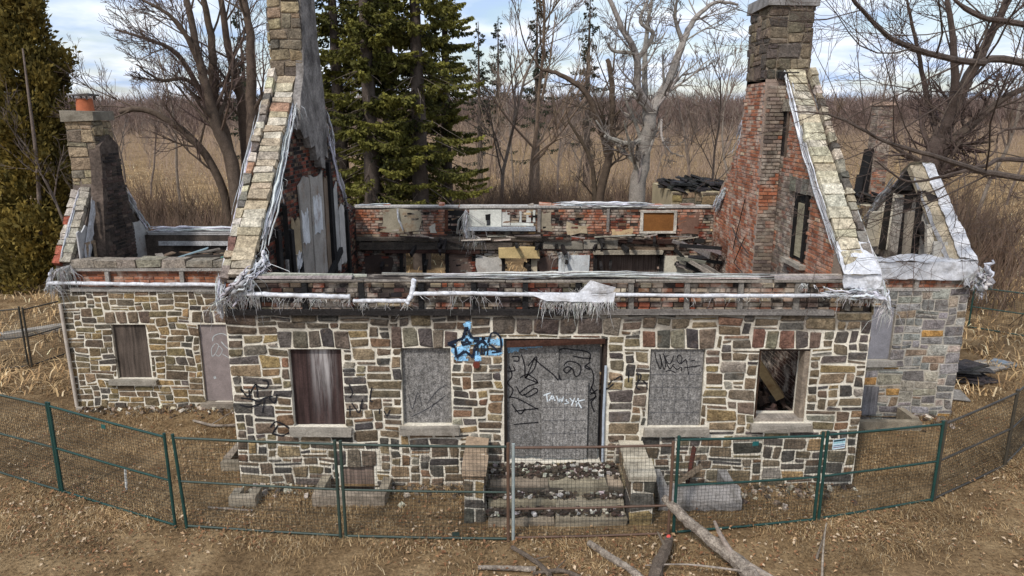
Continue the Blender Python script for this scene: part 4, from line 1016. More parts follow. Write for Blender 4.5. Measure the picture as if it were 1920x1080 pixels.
m = MB(); bricks(m, fk, LX0, X0 - .02, 2.86, 3.3, lambda u, v: True, lambda u, v, r: jit(pick(RED[:4], r) * .9, .15, r), 42); m.build('brickwork', M['brick'], lk, kind='stuff')
m = MB(); m.beam((LX0 + .3, LYF - .02, 2.82), (X0 - .02, LYF - .02, 2.82), .05, .09, S(150, 144, 136), .008); m.build('ledger_board', M['wood'], lk)
m = MB(); m.beam((LX0 + .3, LYF - .02, 3.26), (X0 - .02, LYF - .02, 3.27), .05, .05, S(150, 144, 136), .008); m.build('fascia_board', M['wood'], lk)
for x in (-9.0, -7.35, -6.1, -5.3):
    m = MB(); m.bx(x, x + .09, LYF - .03, LYF + .04, 2.87, 3.23, S(140, 134, 126), .006); m.build('stud', M['wood'], lk)
m = MB(); lump(m, [(LX0 - .1, LYF - .09, 2.98), (-8.5, LYF - .09, 2.95), (-7, LYF - .09, 2.94), (X0 - .1, LYF - .09, 2.92)], .09, .09, WH, 190, 12, .12); m.build('wrapped_rail', M['wrap'], lk, smooth=True)
x = LX0 + .35; r = random.Random(191)
while x < X0 - .3:
    L = r.uniform(.3, .62); b = MB(); b.bx(x, min(X0 - .03, x + L - .02), LYF - .02, LYF + .38, 3.31, 3.46 + r.uniform(-.02, .03), jit(S(138, 130, 116), .15, r), .02); b.build('coping_stone', M['stone'], lk); x += L
m = MB(); fringe(m, [(LX0 + .1, LYF - .1, 3.3), (LX0 + .45, LYF - .1, 3.4)], 120, .5, S(208, 205, 200), 192, .013, .4); fringe(m, [(-7.0, LYF - .1, 3.3), (-5.6, LYF - .1, 3.25)], 90, .12, S(190, 186, 180), 193, .01, .8); fringe(m, [(LX0 - .1, LYF - .1, 2.95), (LX0 + .1, LYF - .1, 2.95)], 60, .35, S(200, 198, 194), 194, .013, .4); m.build('torn_fringe', M['wrap'], lk, kind='stuff')
GLW = [(LYF + .05, -.5), (LYF + .05, 3.35), (16.35, 4.75), (16.5, 5.25), (17.3, 5.3), (17.5, 4.9), (LYB, 3.45), (LYB, -.5)]
fg, gw = gable(LX0, LX0 + .45, GLW, S(110, 98, 88), 'gable_wall', M['brickdark'])
coping(LX0 + .17, LX0 + .4, LYF + .0, 3.42, 16.45, 4.95, 10, [(S(150, 142, 128), 1)], gw, 195); coping(LX0 + .0, LX0 + .14, LYF - .02, 3.38, 16.45, 4.9, 10, [(S(150, 84, 66), 2), (S(170, 160, 146), 2)], gw, 196)
lay(Frame((LX0, 0, 0), (0, 1, 0), (-1, 0, 0)), rubble(LYF, LYB, -.1, 3.2, [], 197), WING_PAL, gw, 197)
chW = chimney(HOUSE, LX0 + .0, LX0 + .62, 16.45, 17.25, 5.1, 6.45, 198, CHIM_PAL, [('front', 5.0), ('left', 5.0), ('right', 5.2)], S(126, 118, 104), S(130, 120, 106), M['mortar'], .1, .09)
m = MB(); m.tube([(LX0 + .28, 16.85, 6.67), (LX0 + .28, 16.85, 6.95)], [.19, .17], 16, S(170, 98, 66)); m.build('chimney_pot', M['terracotta'], chW, smooth=True)
m = MB(); m.box((LX0 + .28, 16.85, 7.03), (.46, .46, .05), S(74, 68, 64), None, .01); 
for a, b in ((-.15, -.15), (.15, -.15), (-.15, .15), (.15, .15)): m.box((LX0 + .28 + a, 16.85 + b, 6.97), (.03, .03, .1), S(74, 68, 64))
m.build('pot_cover', M['metal'], chW)
m = MB(); prism(m, Frame((LX0 + .72, 0, 0), (0, 1, 0), (1, 0, 0)), [(16.12, 2.2), (16.14, 3.6), (16.3, 4.6), (16.42, 5.3), (16.45, 5.9), (16.9, 6.15), (17.22, 5.9), (17.26, 5.2), (17.4, 4.6), (17.45, 3.6), (17.5, 2.2)], .26, S(92, 80, 71)); m.build('chimney_breast', M['parge'], gw)
m = MB(); bricks(m, Frame((LX0 + .722, 0, 0), (0, 1, 0), (1, 0, 0)), 16.14, 17.48, 2.3, 5.8, lambda u, v: (16.14 + max(0, v - 3.6) * .14 + .1 < u < 17.45 - max(0, v - 4.0) * .12 - .05) and nz2(u, v, 1.5, 15) > -.25, lambda u, v, r: jit(pick([(S(92, 76, 68), 3), (S(78, 68, 62), 3), (S(108, 92, 82), 1), (S(60, 54, 50), 2)], r), .14, r), 46); m.build('brickwork', M['brickdark'], gw, kind='stuff')
xg = LX0 + .45
for k, (y0, y1, z0, z1, c) in enumerate([(15.5, 16.1, 2.5, 4.2, S(170, 168, 166)), (17.85, 18.5, 2.6, 4.0, S(176, 172, 166)), (17.5, 17.83, 2.5, 4.6, S(150, 136, 118))]):
    m = MB(); prism(m, Frame((xg + .06, 0, 0), (0, 1, 0), (1, 0, 0)), ragged(y0, y1, z0, z1, 200 + k), .03, c); m.build('plaster_panel', M['plaster'], gw)
m = MB(); m.bx(xg + .064, xg + .1, 15.72, 15.79, 2.6, 3.8, S(150, 130, 108)); m.bx(xg + .064, xg + .1, 16.0, 16.08, 2.6, 3.8, S(158, 138, 114)); m.bx(xg + .064, xg + .1, 15.79, 16.0, 3.74, 3.8, S(158, 138, 114)); m.bx(xg + .064, xg + .075, 15.79, 16.0, 2.6, 3.74, S(28, 25, 24)); m.build('window_frame', M['wood'], gw)
m = MB(); sheet(m, [(xg + .08, 15.5, 3.3), (xg + .1, 15.75, 3.2), (xg + .1, 16.3, 4.7), (xg + .08, 16.2, 4.85)], 8, 10, S(196, 196, 198), .06, 21, .1); m.build('torn_wrap', M['wrap'], gw, smooth=True)
wrapline(gw, [(xg + .05, 17.5, 4.95), (xg + .05, 18.1, 4.25), (xg + .05, LYB - .1, 3.6)], .1, 205, 60, .2); wrapline(gw, [(xg - .28, LYF, 3.5), (xg - .27, 15.9, 4.3), (xg - .27, 16.4, 4.95)], .04, 206); wrapline(gw, [(LX0 - .02, LYF - .04, 3.3), (LX0 - .12, LYF - .06, 3.0), (LX0 - .2, LYF - .06, 2.8)], .07, 207, 50, .2)
m = MB(); slab(m, Frame((0, LYB - .4, 0), (1, 0, 0), (0, -1, 0)), LX0 + .45, X0 - .01, -.5, 3.55, [], .4, S(90, 80, 72)); lb = m.build('stone_wall', M['brickdark'], HOUSE)
m = MB(); m.bx(LX0 + .6, X0 - .05, LYB - .42, LYB - .05, 3.56, 3.62, S(168, 164, 160), .01); m.build('top_plate', M['wood'], lb)
m = MB(); m.bx(LX0 + .9, X0 - .05, LYB - .5, LYB - .43, 3.28, 3.4, S(176, 174, 172), .01); m.build('fascia_board', M['wood'], lb)
wrapline(lb, [(LX0 + .5, LYB - .3, 3.66), (-8.6, LYB - .3, 3.68), (-6.9, LYB - .3, 3.66)], .1, 208, 40, .12)
# collapsed roof lying in the wing
m = MB(); m.bx(LX0 + .45, X0 - .01, LYF + .46, LYB - .41, 2.4, 2.78, S(66, 58, 52)); m.build('loft_floor', M['char'], HOUSE)
r = random.Random(210)
for k in range(110):
    a = Vector((r.uniform(-9.0, -5.6), r.uniform(LYF + .7, LYB - .6), 2.86 + r.uniform(0, .42))); an = r.uniform(-.5, .5) + (1.57 if r.random() < .2 else 0); L = r.uniform(.4, 1.5)
    b = a + Vector((math.cos(an) * L, math.sin(an) * L * .5, r.uniform(-.08, .12)))
    if b.x > X0 - .1 or b.y > LYB - .5 or b.y < LYF + .5: continue
    c = r.choice([S(128, 120, 110), S(92, 82, 72), S(60, 54, 48), S(150, 140, 128), S(110, 92, 74)])
    m = MB(); m.beam(a, b, r.uniform(.06, .2), .03, jit(c, .2, r), .008); m.build('fallen_plank', M['wood'], HOUSE)
for x, y, c in ((-6.6, 17.2, S(60, 104, 88)), (-8.3, 16.8, S(130, 150, 156)), (-7.3, 16.4, S(66, 112, 96))):
    m = MB(); m.beam((x, y + .5, 3.15), (x + .7, y + .7, 3.36), .22, .02, c); m.build('painted_panel', M['metal'], HOUSE)
m = MB(); m.bx(-6.7, -5.2, 17.2, 17.8, 3.2, 3.25, S(196, 200, 204), .02); m.build('fallen_door', M['wood'], HOUSE)

# --- right wing
fr_ = Frame((0, RYF, 0), (1, 0, 0), (0, -1, 0))
RW_ = (7.55, 8.33, 1.33, 2.55)
m = MB(); slab(m, fr_, X1 + .01, RX1, -.5, 2.95, [RW_], .45, S(188, 180, 166)); rw = m.build('stone_wall', M['mortar'], HOUSE)
lay(fr_, rubble(X1 + .02, RX1, -.1, 2.95, [RW_, (7.45, 8.45, 1.17, 1.34)], 9, .1, .085, (2, 5), (1, 3)), GREY_PAL, rw, 9, gap=.03, proud=.013)
m = MB(); m.bx(7.45, 8.45, RYF - .1, RYF + .2, 1.19, 1.325, S(168, 162, 152), .012); m.build('window_sill', M['conc'], rw)
m = MB(); m.bx(7.56, 8.32, RYF + .05, RYF + .07, 1.34, 2.54, S(140, 138, 142)); m.build('window_board', M['metal'], rw)
m = MB(); m.bx(7.5, 8.15, RYF - .05, RYF - .032, .05, .72, S(128, 124, 124)); m.build('cellar_board', M['ply'], rw)
lay(Frame((RX1, 0, 0), (0, 1, 0), (1, 0, 0)), rubble(RYF, RYB, -.1, 2.95, [], 211), GREY_PAL, rw, 211)
m = MB(); slab(m, Frame((0, RYF + .06, 0), (1, 0, 0), (0, -1, 0)), X1 + .01, RX1 - .04, 2.93, 3.34, [], .34, S(120, 96, 84)); rk = m.build('knee_wall', M['brick'], HOUSE)
m = MB(); bricks(m, Frame((0, RYF + .06, 0), (1, 0, 0), (0, -1, 0)), X1 + .02, RX1 - .05, 2.96, 3.34, lambda u, v: True, lambda u, v, r: jit(pick(RED[:4], r), .15, r), 43); m.build('brickwork', M['brick'], rk, kind='stuff')
for x in (6.9, 7.85, 8.65):
    m = MB(); m.bx(x, x + .09, RYF - .02, RYF + .045, 2.95, 3.25, S(160, 152, 142), .006); m.build('stud', M['wood'], rk)
m = MB(); m.bx(X1 + .02, 9.2, RYF - .03, RYF + .04, 2.9, 2.945, S(170, 164, 156), .006); m.build('ledger_board', M['wood'], rk)
m = MB(); sheet(m, [(X1 + .1, RYF - .06, 3.5), (RX1 + .06, RYF - .06, 3.56), (RX1 + .1, RYF - .1, 3.12), (X1 + .1, RYF - .08, 3.2)], 40, 8, WH, .06, 31, .15); sheet(m, [(X1 + .1, RYF - .06, 3.5), (RX1 + .06, RYF - .06, 3.56), (RX1 - .1, RYF + .5, 3.6), (X1 + .1, RYF + .5, 3.5)], 40, 6, WH, .05, 32)
m.build('torn_wrap', M['wrap'], rk, smooth=True)
GRW = [(RYF + .05, -.5), (RYF + .05, 3.4), (16.7, 5.2), (17.05, 5.4), (17.5, 5.1), (18.9, 3.75), (RYB, 3.45), (RYB, -.5)]
def framegable():
    fg_ = Frame((RX1 - .42, 0, 0), (0, 1, 0), (-1, 0, 0))
    b = MB(); prism(b, fg_, [(RYF + .05, -.5), (RYF + .05, 3.3), (RYB, 3.3), (RYB, -.5)], .4, S(150, 140, 128)); gw_ = b.build('gable_wall', M['parge'], HOUSE)
    for poly, c, mt in (([(RYF + .1, 3.3), (15.5, 3.3), (15.9, 4.3), (15.75, 4.25)], S(190, 180, 160), 'plaster'), ([(15.6, 3.3), (16.2, 3.3), (16.3, 4.75), (15.95, 4.5)], S(214, 208, 196), 'plaster'), ([(16.95, 3.3), (17.6, 3.3), (17.55, 4.0), (17.0, 4.0)], S(196, 186, 172), 'parge'), ([(16.95, 4.02), (17.55, 4.02), (17.5, 4.6), (17.0, 4.7)], S(200, 192, 180), 'parge'), ([(17.62, 3.3), (18.8, 3.3), (18.55, 3.98), (17.7, 4.7)], S(226, 218, 200), 'plaster'), ([(16.1, 4.7), (17.6, 4.72), (17.1, 5.3), (16.75, 5.25)], S(44, 38, 34), 'char')):
        b = MB(); prism(b, fg_, poly, .3, c); b.build('wall_remnant', M[mt], gw_)
    for k, (y0, z0, y1, z1, c, w_) in enumerate([(15.2, 3.35, 15.3, 3.9, S(190, 184, 172), .3), (15.5, 3.35, 15.75, 4.2, S(206, 198, 182), .25), (16.45, 3.3, 16.6, 4.4, S(150, 140, 126), .2), (17.65, 3.3, 17.6, 4.7, S(40, 36, 33), .12), (18.1, 3.3, 18.0, 4.2, S(206, 196, 176), .5), (16.75, 4.9, 17.4, 4.85, S(36, 32, 30), .16)]):
        b = MB(); b.beam((RX1 - .52, y0, z0), (RX1 - .5, y1, z1), w_, .1, c, .02); b.build('burnt_framing', M['char' if c[0] < .05 else 'plaster'], gw_)
    for a, b_ in (((RX1 - .45, 16.3, 3.3), (RX1 - .45, 16.35, 4.9)), ((RX1 - .45, 16.9, 3.3), (RX1 - .45, 16.85, 4.9)), ((RX1 - .5, 15.4, 3.4), (RX1 - .55, 16.1, 4.2))):
        b = MB(); b.beam(a, b_, .12, .12, S(34, 30, 28), .015); b.build('charred_stud', M['char'], gw_)
    b = MB(); b.beam((RX1 - .28, 17.05, 5.42), (RX1 - .28, 18.95, 3.75), .16, .16, S(110, 104, 98), .02); b.build('rafter', M['wood'], gw_)
    b = MB(); b.beam((RX1 - .28, RYF + .15, 3.5), (RX1 - .28, 16.95, 5.4), .42, .18, S(176, 162, 138), .02); b.build('rafter', M['wood'], gw_)
    b = MB(); sheet(b, [(RX1 + .04, RYF - .06, 3.55), (RX1 + .02, 16.9, 5.5), (RX1 - .24, 16.9, 5.52), (RX1 - .3, RYF + .05, 3.62)], 30, 8, WH, .05, 41, .2)
    sheet(b, [(RX1 + .04, RYF - .06, 3.5), (RX1 + .02, 16.9, 5.48), (RX1 + .04, 16.9, 5.2), (RX1 + .06, RYF, 3.2)], 20, 4, WH, .05, 42, .2)
    sheet(b, [(RX1 - .5, RYF + .0, 3.58), (RX1 - .5, 16.6, 5.2), (RX1 - .5, 16.6, 5.08), (RX1 - .5, RYF + .1, 3.45)], 20, 4, WH, .03, 43, .3)
    sheet(b, [(RX1 + .0, 16.85, 5.5), (RX1 + .0, 17.3, 5.25), (RX1 - .5, 17.3, 5.2), (RX1 - .5, 16.85, 5.5)], 6, 6, S(196, 186, 160), .04, 44)
    b.build('torn_wrap', M['wrap'], gw_, smooth=True)
    wrapline(gw_, [(RX1 - .42, 17.1, 5.42), (RX1 - .42, 18.2, 4.47), (RX1 - .42, 18.95, 3.8)], .14, 215)
    b = MB(); sheet(b, [(RX1 - .4, 17.0, 5.46), (RX1 - .4, 18.95, 3.82), (RX1 - .2, 18.95, 3.84), (RX1 - .2, 17.0, 5.5)], 20, 3, WH, .03, 46, .2); b.build('torn_wrap', M['wrap'], gw_, smooth=True)
    wrapline(gw_, [(RX1 + .05, RYF - .08, 3.5), (RX1 + .1, RYF - .12, 3.2), (RX1 + .16, RYF - .12, 2.95)], .26, 216, 160, .35)
    return gw_
framegable()
m = MB(); slab(m, Frame((0, RYB - .4, 0), (1, 0, 0), (0, -1, 0)), X1 + .01, RX1 - .42, -.5, 3.3, [], .4, S(150, 132, 108)); m.build('stone_wall', M['plaster'], HOUSE)
m = MB(); m.bx(X1 + .01, RX1 - .43, RYF + .46, RYB - .41, 2.4, 2.6, S(66, 58, 52)); m.build('loft_floor', M['char'], HOUSE)
r = random.Random(220)
for k in range(26):
    a = Vector((r.uniform(6.6, 8.6), r.uniform(RYF + .8, RYB - .8), 2.85 + r.uniform(0, .7))); an = r.uniform(0, 3.1); L = r.uniform(.3, 1.1); b = a + Vector((math.cos(an) * L, math.sin(an) * L, r.uniform(-.1, .4)))
    if not (X1 + .1 < b.x < RX1 - .5 and RYF + .5 < b.y < RYB - .5): continue
    m = MB(); m.beam(a, b, r.uniform(.05, .16), .05, jit(r.choice([S(130, 118, 104), S(52, 46, 42), S(176, 160, 134)]), .2, r), .01); m.build('fallen_plank', M['wood'], HOUSE)
flush(ALLST, 'stone', 'rubble_stones', 300)

# --- entrance steps
STOOP = MB(); STOOP.bx(-.42, 1.9, 10.95, YF - .04, -.1, .4, S(96, 88, 78)); stoop = STOOP.build('stoop', M['conc'], HOUSE)
r = random.Random(230)
for y0, y1, z0, z1 in ((10.42, 10.72, -.05, .13), (10.68, 11.0, .0, .27), (10.96, 11.3, .2, .42)):
    x = -.4
    while x < 1.85:
        L = r.uniform(.7, 1.3); b = MB(); b.bx(x, min(1.88, x + L - .015), y0, y1, z0, z1 + r.uniform(-.015, .015), jit(S(150, 138, 118), .14, r), .035); b.build('step', M['conc'], stoop); x += L
m = MB()
for k in range(900): 
    y = r.choice([r.uniform(11.2, 11.7), r.uniform(10.8, 10.98), r.uniform(11.3, 11.7), r.uniform(10.5, 10.68)]); z = .42 if y > 11.1 else .28 if y > 10.75 else .14
    m.box((r.uniform(-.4, 1.85), y, z + r.uniform(0, .06)), (r.uniform(.02, .09), r.uniform(.02, .09), r.uniform(.01, .05)), jit(S(74, 62, 52) if r.random() < .8 else S(176, 168, 156), .4, r), Matrix.Rotation(r.uniform(0, 3), 3, 'Z'), .006)
m.build('debris', M['char'], stoop, kind='stuff')
for x0, x1, zt, yn, cpal, sd in ((-.8, -.44, .95, 10.5, S(164, 142, 118), 232), (1.92, 2.32, .9, 10.42, S(186, 176, 156), 233)):
    m = MB(); m.bx(x0 + .02, x1 - .02, yn + .05, YF - .03, -.3, zt - .02, MORT); pier = m.build('step_wall', M['mortar'], HOUSE)
    ST_ = []
    lay(Frame((0, yn + .05, 0), (1, 0, 0), (0, -1, 0)), rubble(x0, x1, -.05, zt - .1, [], sd, .1, .1, (2, 4), (2, 4)), STONE_PAL, pier, sd, proud=.025, store=ST_)
    lay(Frame((x0 + .02, 0, 0), (0, 1, 0), (-1, 0, 0)), rubble(yn + .05, YF - .05, -.05, zt - .1, [], sd + 20, .1, .1, (2, 5), (2, 4)), STONE_PAL, pier, sd + 20, proud=.025, store=ST_)
    lay(Frame((x1 - .02, 0, 0), (0, 1, 0), (1, 0, 0)), rubble(yn + .05, YF - .05, -.05, zt - .1, [], sd + 40, .1, .1, (2, 5), (2, 4)), STONE_PAL, pier, sd + 40, proud=.025, store=ST_)
    flush(ST_, 'pier_stone', 'pier_chips', 60)
    m = MB(); m.bx(x0 - .03, x1 + .03, yn, yn + .62, zt - .1, zt, cpal, .02); m.build('pier_cap', M['conc'], pier); m = MB(); m.bx(x0 - .02, x1 + .02, yn + .64, YF - .02, zt - .1, zt + .01, cpal, .02); m.build('pier_cap', M['conc'], pier)

# --- outbuilding with lone chimney behind the house
OUT = emp('outbuilding', (10.5, 28.5, 0), 'low burnt stone outbuilding with a thin brick chimney behind the right gable', 'building')
fo = Frame((0, 26.6, 0), (1, 0, 0), (0, -1, 0))
m = MB(); m.bx(6.0, 8.3, 26.65, 30.5, -.2, 3.85, S(170, 156, 126)); m.bx(12.6, 15.4, 26.65, 30, -.2, 3.35, S(190, 180, 156)); m.bx(8.3, 12.6, 26.65, 30, -.2, 2.6, S(170, 156, 126)); ob = m.build('stone_wall', M['mortar'], OUT)
OST = []
lay(fo, rubble(6.0, 8.3, 2.4, 3.85, [], 240, .12, .12), WING_PAL, ob, 240, store=OST); lay(fo, rubble(12.6, 15.4, 2.2, 3.35, [], 241, .14, .14), WING_PAL, ob, 241, store=OST); flush(OST, 'stone', 'rubble_stones', 0)
r = random.Random(242); m = MB()
for k in range(160): m.box((r.uniform(6.0, 8.2), r.uniform(26.7, 29.5), 3.87 + r.uniform(0, .3)), (r.uniform(.1, .7), r.uniform(.05, .3), r.uniform(.03, .1)), jit(S(40, 38, 37), .4, r), Matrix.Rotation(r.uniform(0, 3), 3, Vector((.2, .2, 1))), .02)
for k in range(60): m.box((r.uniform(12.7, 14.6), r.uniform(26.7, 28.5), 3.4 + r.uniform(0, .35)), (r.uniform(.1, .6), r.uniform(.05, .3), r.uniform(.03, .1)), jit(S(36, 34, 33), .4, r), Matrix.Rotation(r.uniform(0, 3), 3, Vector((.2, .2, 1))), .02)
m.build('charred_roof_debris', M['char'], OUT, kind='stuff')
m = MB(); m.bx(13.85, 14.4, 27.6, 28.15, 2, 7.0, S(150, 132, 120)); oc = m.build('chimney', M['mortar'], OUT)
m = MB()
for fr in (Frame((0, 27.6, 0), (1, 0, 0), (0, -1, 0)), ):
    bricks(m, fr, 13.85, 14.4, 3.2, 7.0, lambda u, v: True, lambda u, v, r: jit(pick(GREYB if v > 4.6 else RED[:4] + GREYB, r), .25, r), 44)
bricks(m, Frame((13.85, 0, 0), (0, 1, 0), (-1, 0, 0)), 27.6, 28.15, 3.2, 7.0, lambda u, v: True, lambda u, v, r: jit(pick(GREYB, r), .2, r), 45)
m.build('brickwork', M['brick'], oc, kind='stuff'); m = MB(); m.bx(13.77, 14.48, 27.52, 28.23, 7.0, 7.12, S(176, 150, 132), .02); m.build('chimney_cap', M['conc'], oc)
m = MB(); m.beam((13.6, 27.7, 3.3), (13.72, 27.75, 5.4), .35, .25, S(24, 22, 22), .06); m.beam((13.4, 27.6, 3.3), (13.5, 27.7, 4.4), .2, .25, S(24, 22, 22), .06); m.build('charred_post', M['char'], OUT)

# ------------------------------------------------------------------ wells
for x0, x1, y0, y1, lab in WELLS:
    w = emp('window_well', ((x0 + x1) / 2, (y0 + y1) / 2, 0), lab, 'window well', 'concrete wells around the house')
    c = S(150, 138, 120) if x0 < 2 or x0 > 7 else S(140, 136, 132)
    t = .13; hgt = .2 if x0 < 2 or x0 > 7 else .34
    for nm, q in (('front_kerb', (x0 - .02, x1 + .02, y0 - .02, y0 + t)), ('side_kerb', (x0 - .02, x0 + t, y0 + t + .004, y1)), ('side_kerb', (x1 - t, x1 + .02, y0 + t + .004, y1))):
        if nm == 'front_kerb' and 2 < x0 < 4:
            m = MB(); PP = [(x0 - .05 + (x1 - x0 + .1) * i / 14, y0 + .08, .12) for i in range(15)]; m.tube(PP, [.24 * rnd.uniform(.94, 1.05) for _ in PP], 16, S(146, 140, 134)); m.V[0] += nr.uniform(-.012, .012, m.V[0].shape); m.build('rounded_block', M['conc'], w); continue
        m = MB(); m.bx(q[0], q[1], q[2], q[3], -.5, hgt + rnd.uniform(-.02, .02), jit(c, .08), .015); m.build(nm.replace('front_', '').replace('side_', ''), M['conc'], w)
    m = MB(); m.bx(x0, x1, y0, y1, -.52, -.42, S(70, 58, 46)); m.build('silt', M['char'], w)
wood_r = random.Random(250)
for k, (a, b) in enumerate((((2.75, 11.5, .05), (3.3, 11.3, .62)), ((2.9, 11.35, .5), (3.35, 11.6, .1)), ((3.1, 11.5, .0), (3.2, 11.45, .9)))):
    m = MB(); m.beam(a, b, .06, .07, S(120, 106, 90) if k < 2 else S(84, 50, 42), .01)
    m.build('scrap_post' if k == 2 else 'scrap_timber', M['wood'], None, 'base', label=['grey scrap timber leaning up out of the long well', 'short grey scrap timber crossed under another in the long well', 'rusty upright post standing in the long well'][k], cat='timber' if k < 2 else 'post')

# ------------------------------------------------------------------ fence
GRN, GRN2, RUST, BRN = S(28, 62, 56), S(52, 66, 58), S(96, 74, 60), S(66, 60, 50)
def panel(b0, b1, h0, h1, c0, c1, cr, label, lean0=0., mid=.52, sign=None, skew=0.):
    b0 = Vector((*b0, 0)); b1 = Vector((*b1, 0)); d = (b1 - b0); n = Vector((-d.y, d.x, 0)).normalized(); dn = d.normalized()
    f = emp('fence_panel', (b0 + b1) / 2, label, 'fence', 'temporary fence panels around the ruin')
    t0 = b0 + Vector((0, 0, h0)) + dn * lean0; t1 = b1 + Vector((0, 0, h1)) + dn * skew
    for p, q, c in ((b0, t0, c0), (b1, t1, c1)):
        m = MB(); m.tube([p - Vector((0, 0, .1)), (p + q) / 2, q + Vector((0, 0, .04))], .026, 8, c); m.build('post', M['green'], f, smooth=True)
    P = lambda u, v: (b0.lerp(b1, u)).lerp(t0.lerp(t1, u), v)
    for nm, v, rr in (('top_rail', .985, .02), ('middle_rail', mid, .018), ('bottom_rail', .03, .02)):
        m = MB(); m.tube([P(.01, v), P(.5, v) + Vector((0, 0, -.008)), P(.99, v)], rr, 6, cr); m.build(nm, M['green'], f, smooth=True)
    L = d.length; nu = int(L / .06); nv = int(h0 / .06); m = MB()
    wv = lambda u, v: P(u, v) + n * (.012 * math.sin(u * 9 + v * 4))
    for i in range(1, nu): 
        m.tube([wv(i / nu, v) for v in (.03, .5, .985)], .0026, 3, S(44, 44, 38), cap=False)
    for j in range(1, nv): m.tube([wv(u, j / nv) for u in (0, .2, .4, .6, .8, 1)], .0026, 3, S(44, 44, 38), cap=False)
    m.build('wire_mesh', M['wire'], f)
    if sign:
        u, v, w, h, c = sign; q = dn.to_track_quat('X', 'Z').to_matrix(); cpos = P(u, v) - n * .03
        m = MB(); m.box(cpos, (w, .006, h), c, q); s_ = m.build('sign', M['metal'], f)
        if w > .2:
            m = MB()
            for k, (dz, hh, cc_) in enumerate(((.065, .03, S(40, 70, 78)), (.03, .02, S(150, 196, 200)), (-.02, .012, S(60, 90, 120)), (-.05, .012, S(120, 90, 110)))):
                m.box(cpos + Vector((0, 0, dz)) - n * .006, (w * .9, .002, hh), cc_, q)
            m.build('sign_print', M['paint'], s_)
panel((-10.6, 12.6), (-8.05, 11.48), 1.68, 1.7, GRN2, GRN, GRN2, 'leftmost front fence panel cut by the picture edge')
panel((-8.0, 11.46), (-5.5, 10.38), 1.7, 1.63, GRN, GRN, GRN, 'green fence panel angled past the small wing', sign=(.5, .93, .1, .07, S(30, 84, 80)))
panel((-5.3, 10.36), (-2.73, 10.08), 1.62, 1.65, GRN, GRN2, GRN2, 'dull green fence panel with leaning left post before the house corner', -.06)
panel((-2.64, 10.07), (-.06, 9.99), 1.65, 1.65, GRN2, RUST, GRN2, 'dull fence panel in front of the plain grey window board', sign=(.68, .08, .12, .07, S(40, 56, 52)))
panel((.02, 10.02), (2.5, 10.14), 1.62, 1.6, S(150, 158, 154), RUST, RUST, 'rusty brown fence panel across the entrance steps', mid=.34)
panel((2.59, 10.17), (5.0, 10.55), 1.68, 1.57, GRN, GRN, GRN, 'bright green fence panel behind the fallen trunk', sign=(.52, .93, .1, .07, S(24, 92, 92)))
panel((5.09, 10.58), (7.32, 11.19), 1.57, 1.48, GRN, GRN, GRN, 'green fence panel carrying a small printed sign at the house corner', sign=(.09, .88, .24, .17, S(196, 214, 220)))
panel((7.38, 11.22), (9.43, 12.44), 1.47, 1.54, BRN, BRN, S(60, 56, 50), 'brown fence panel turning away right of the printed sign')
panel((9.47, 12.48), (11.4, 14.2), 1.54, 1.55, BRN, BRN, S(60, 56, 50), 'rightmost front fence panel at the picture edge', mid=.5)
panel((-15.4, 17.2), (-12.98, 18.05), 1.62, 1.66, S(60, 56, 48), S(52, 50, 44), S(60, 56, 48), 'far left fence panel beyond the small wing, cut by the picture edge')
panel((-12.92, 18.1), (-12.2, 20.6), 1.62, 1.55, S(60, 56, 48), S(60, 56, 48), S(60, 56, 48), 'dark fence panel running back beside the small wing')
panel((14.6, 21.8), (17.2, 19.5), 1.35, 1.4, GRN, GRN, GRN, 'green fence panel on the slope behind the side wing')
m = MB(); m.beam((-17.0, 19.2, .06), (-12.4, 23.2, .06), .4, .24, S(150, 142, 130), .03); m.build('stone_kerb', M['conc'], None, 'base', label='long pale stone kerb on the grass beyond the left fence', cat='kerb')
m = MB(); m.beam((-6.95, 11.6, -.05), (-6.93, 11.62, .42), .03, .03, S(220, 218, 210)); m.build('marker_stake', M['wood'], None, 'base', label='small white stake standing in the grass behind the green fence', cat='stake')
# slate pile, loose slabs
SP = emp('slate_pile', (11.2, 17.4, 0), 'low pile of dark slates on the grass by the side wing', 'slate pile')
r = random.Random(260)
for k in range(26):
    m = MB(); m.box((11.2 + r.uniform(-.7, .7), 17.4 + r.uniform(-.5, .5), .04 + k * .014), (r.uniform(.4, .9), r.uniform(.3, .6), .03), jit(S(62, 58, 56), .3, r), Matrix.Rotation(r.uniform(-.6, .6), 3, 'Z'), .01); m.build('slate', M['stone'], SP)
for k, (x, y, s_, lab) in enumerate(((12.6, 18.0, .7, 'pale flat slab on the grass right of the slate pile'), (10.6, 16.0, .5, 'grey flat slab on the grass next to the side wing corner'), (13.4, 18.3, .4, 'small blue grey slab farthest right on the grass'))):
    m = MB(); m.box((x, y, .05), (s_ * 1.4, s_, .08), S(150, 144, 136) if k < 2 else S(130, 140, 148), Matrix.Rotation(.3 + k, 3, 'Z'), .03); m.build('stone_slab', M['conc'], None, 'base', label=lab, cat='slab')

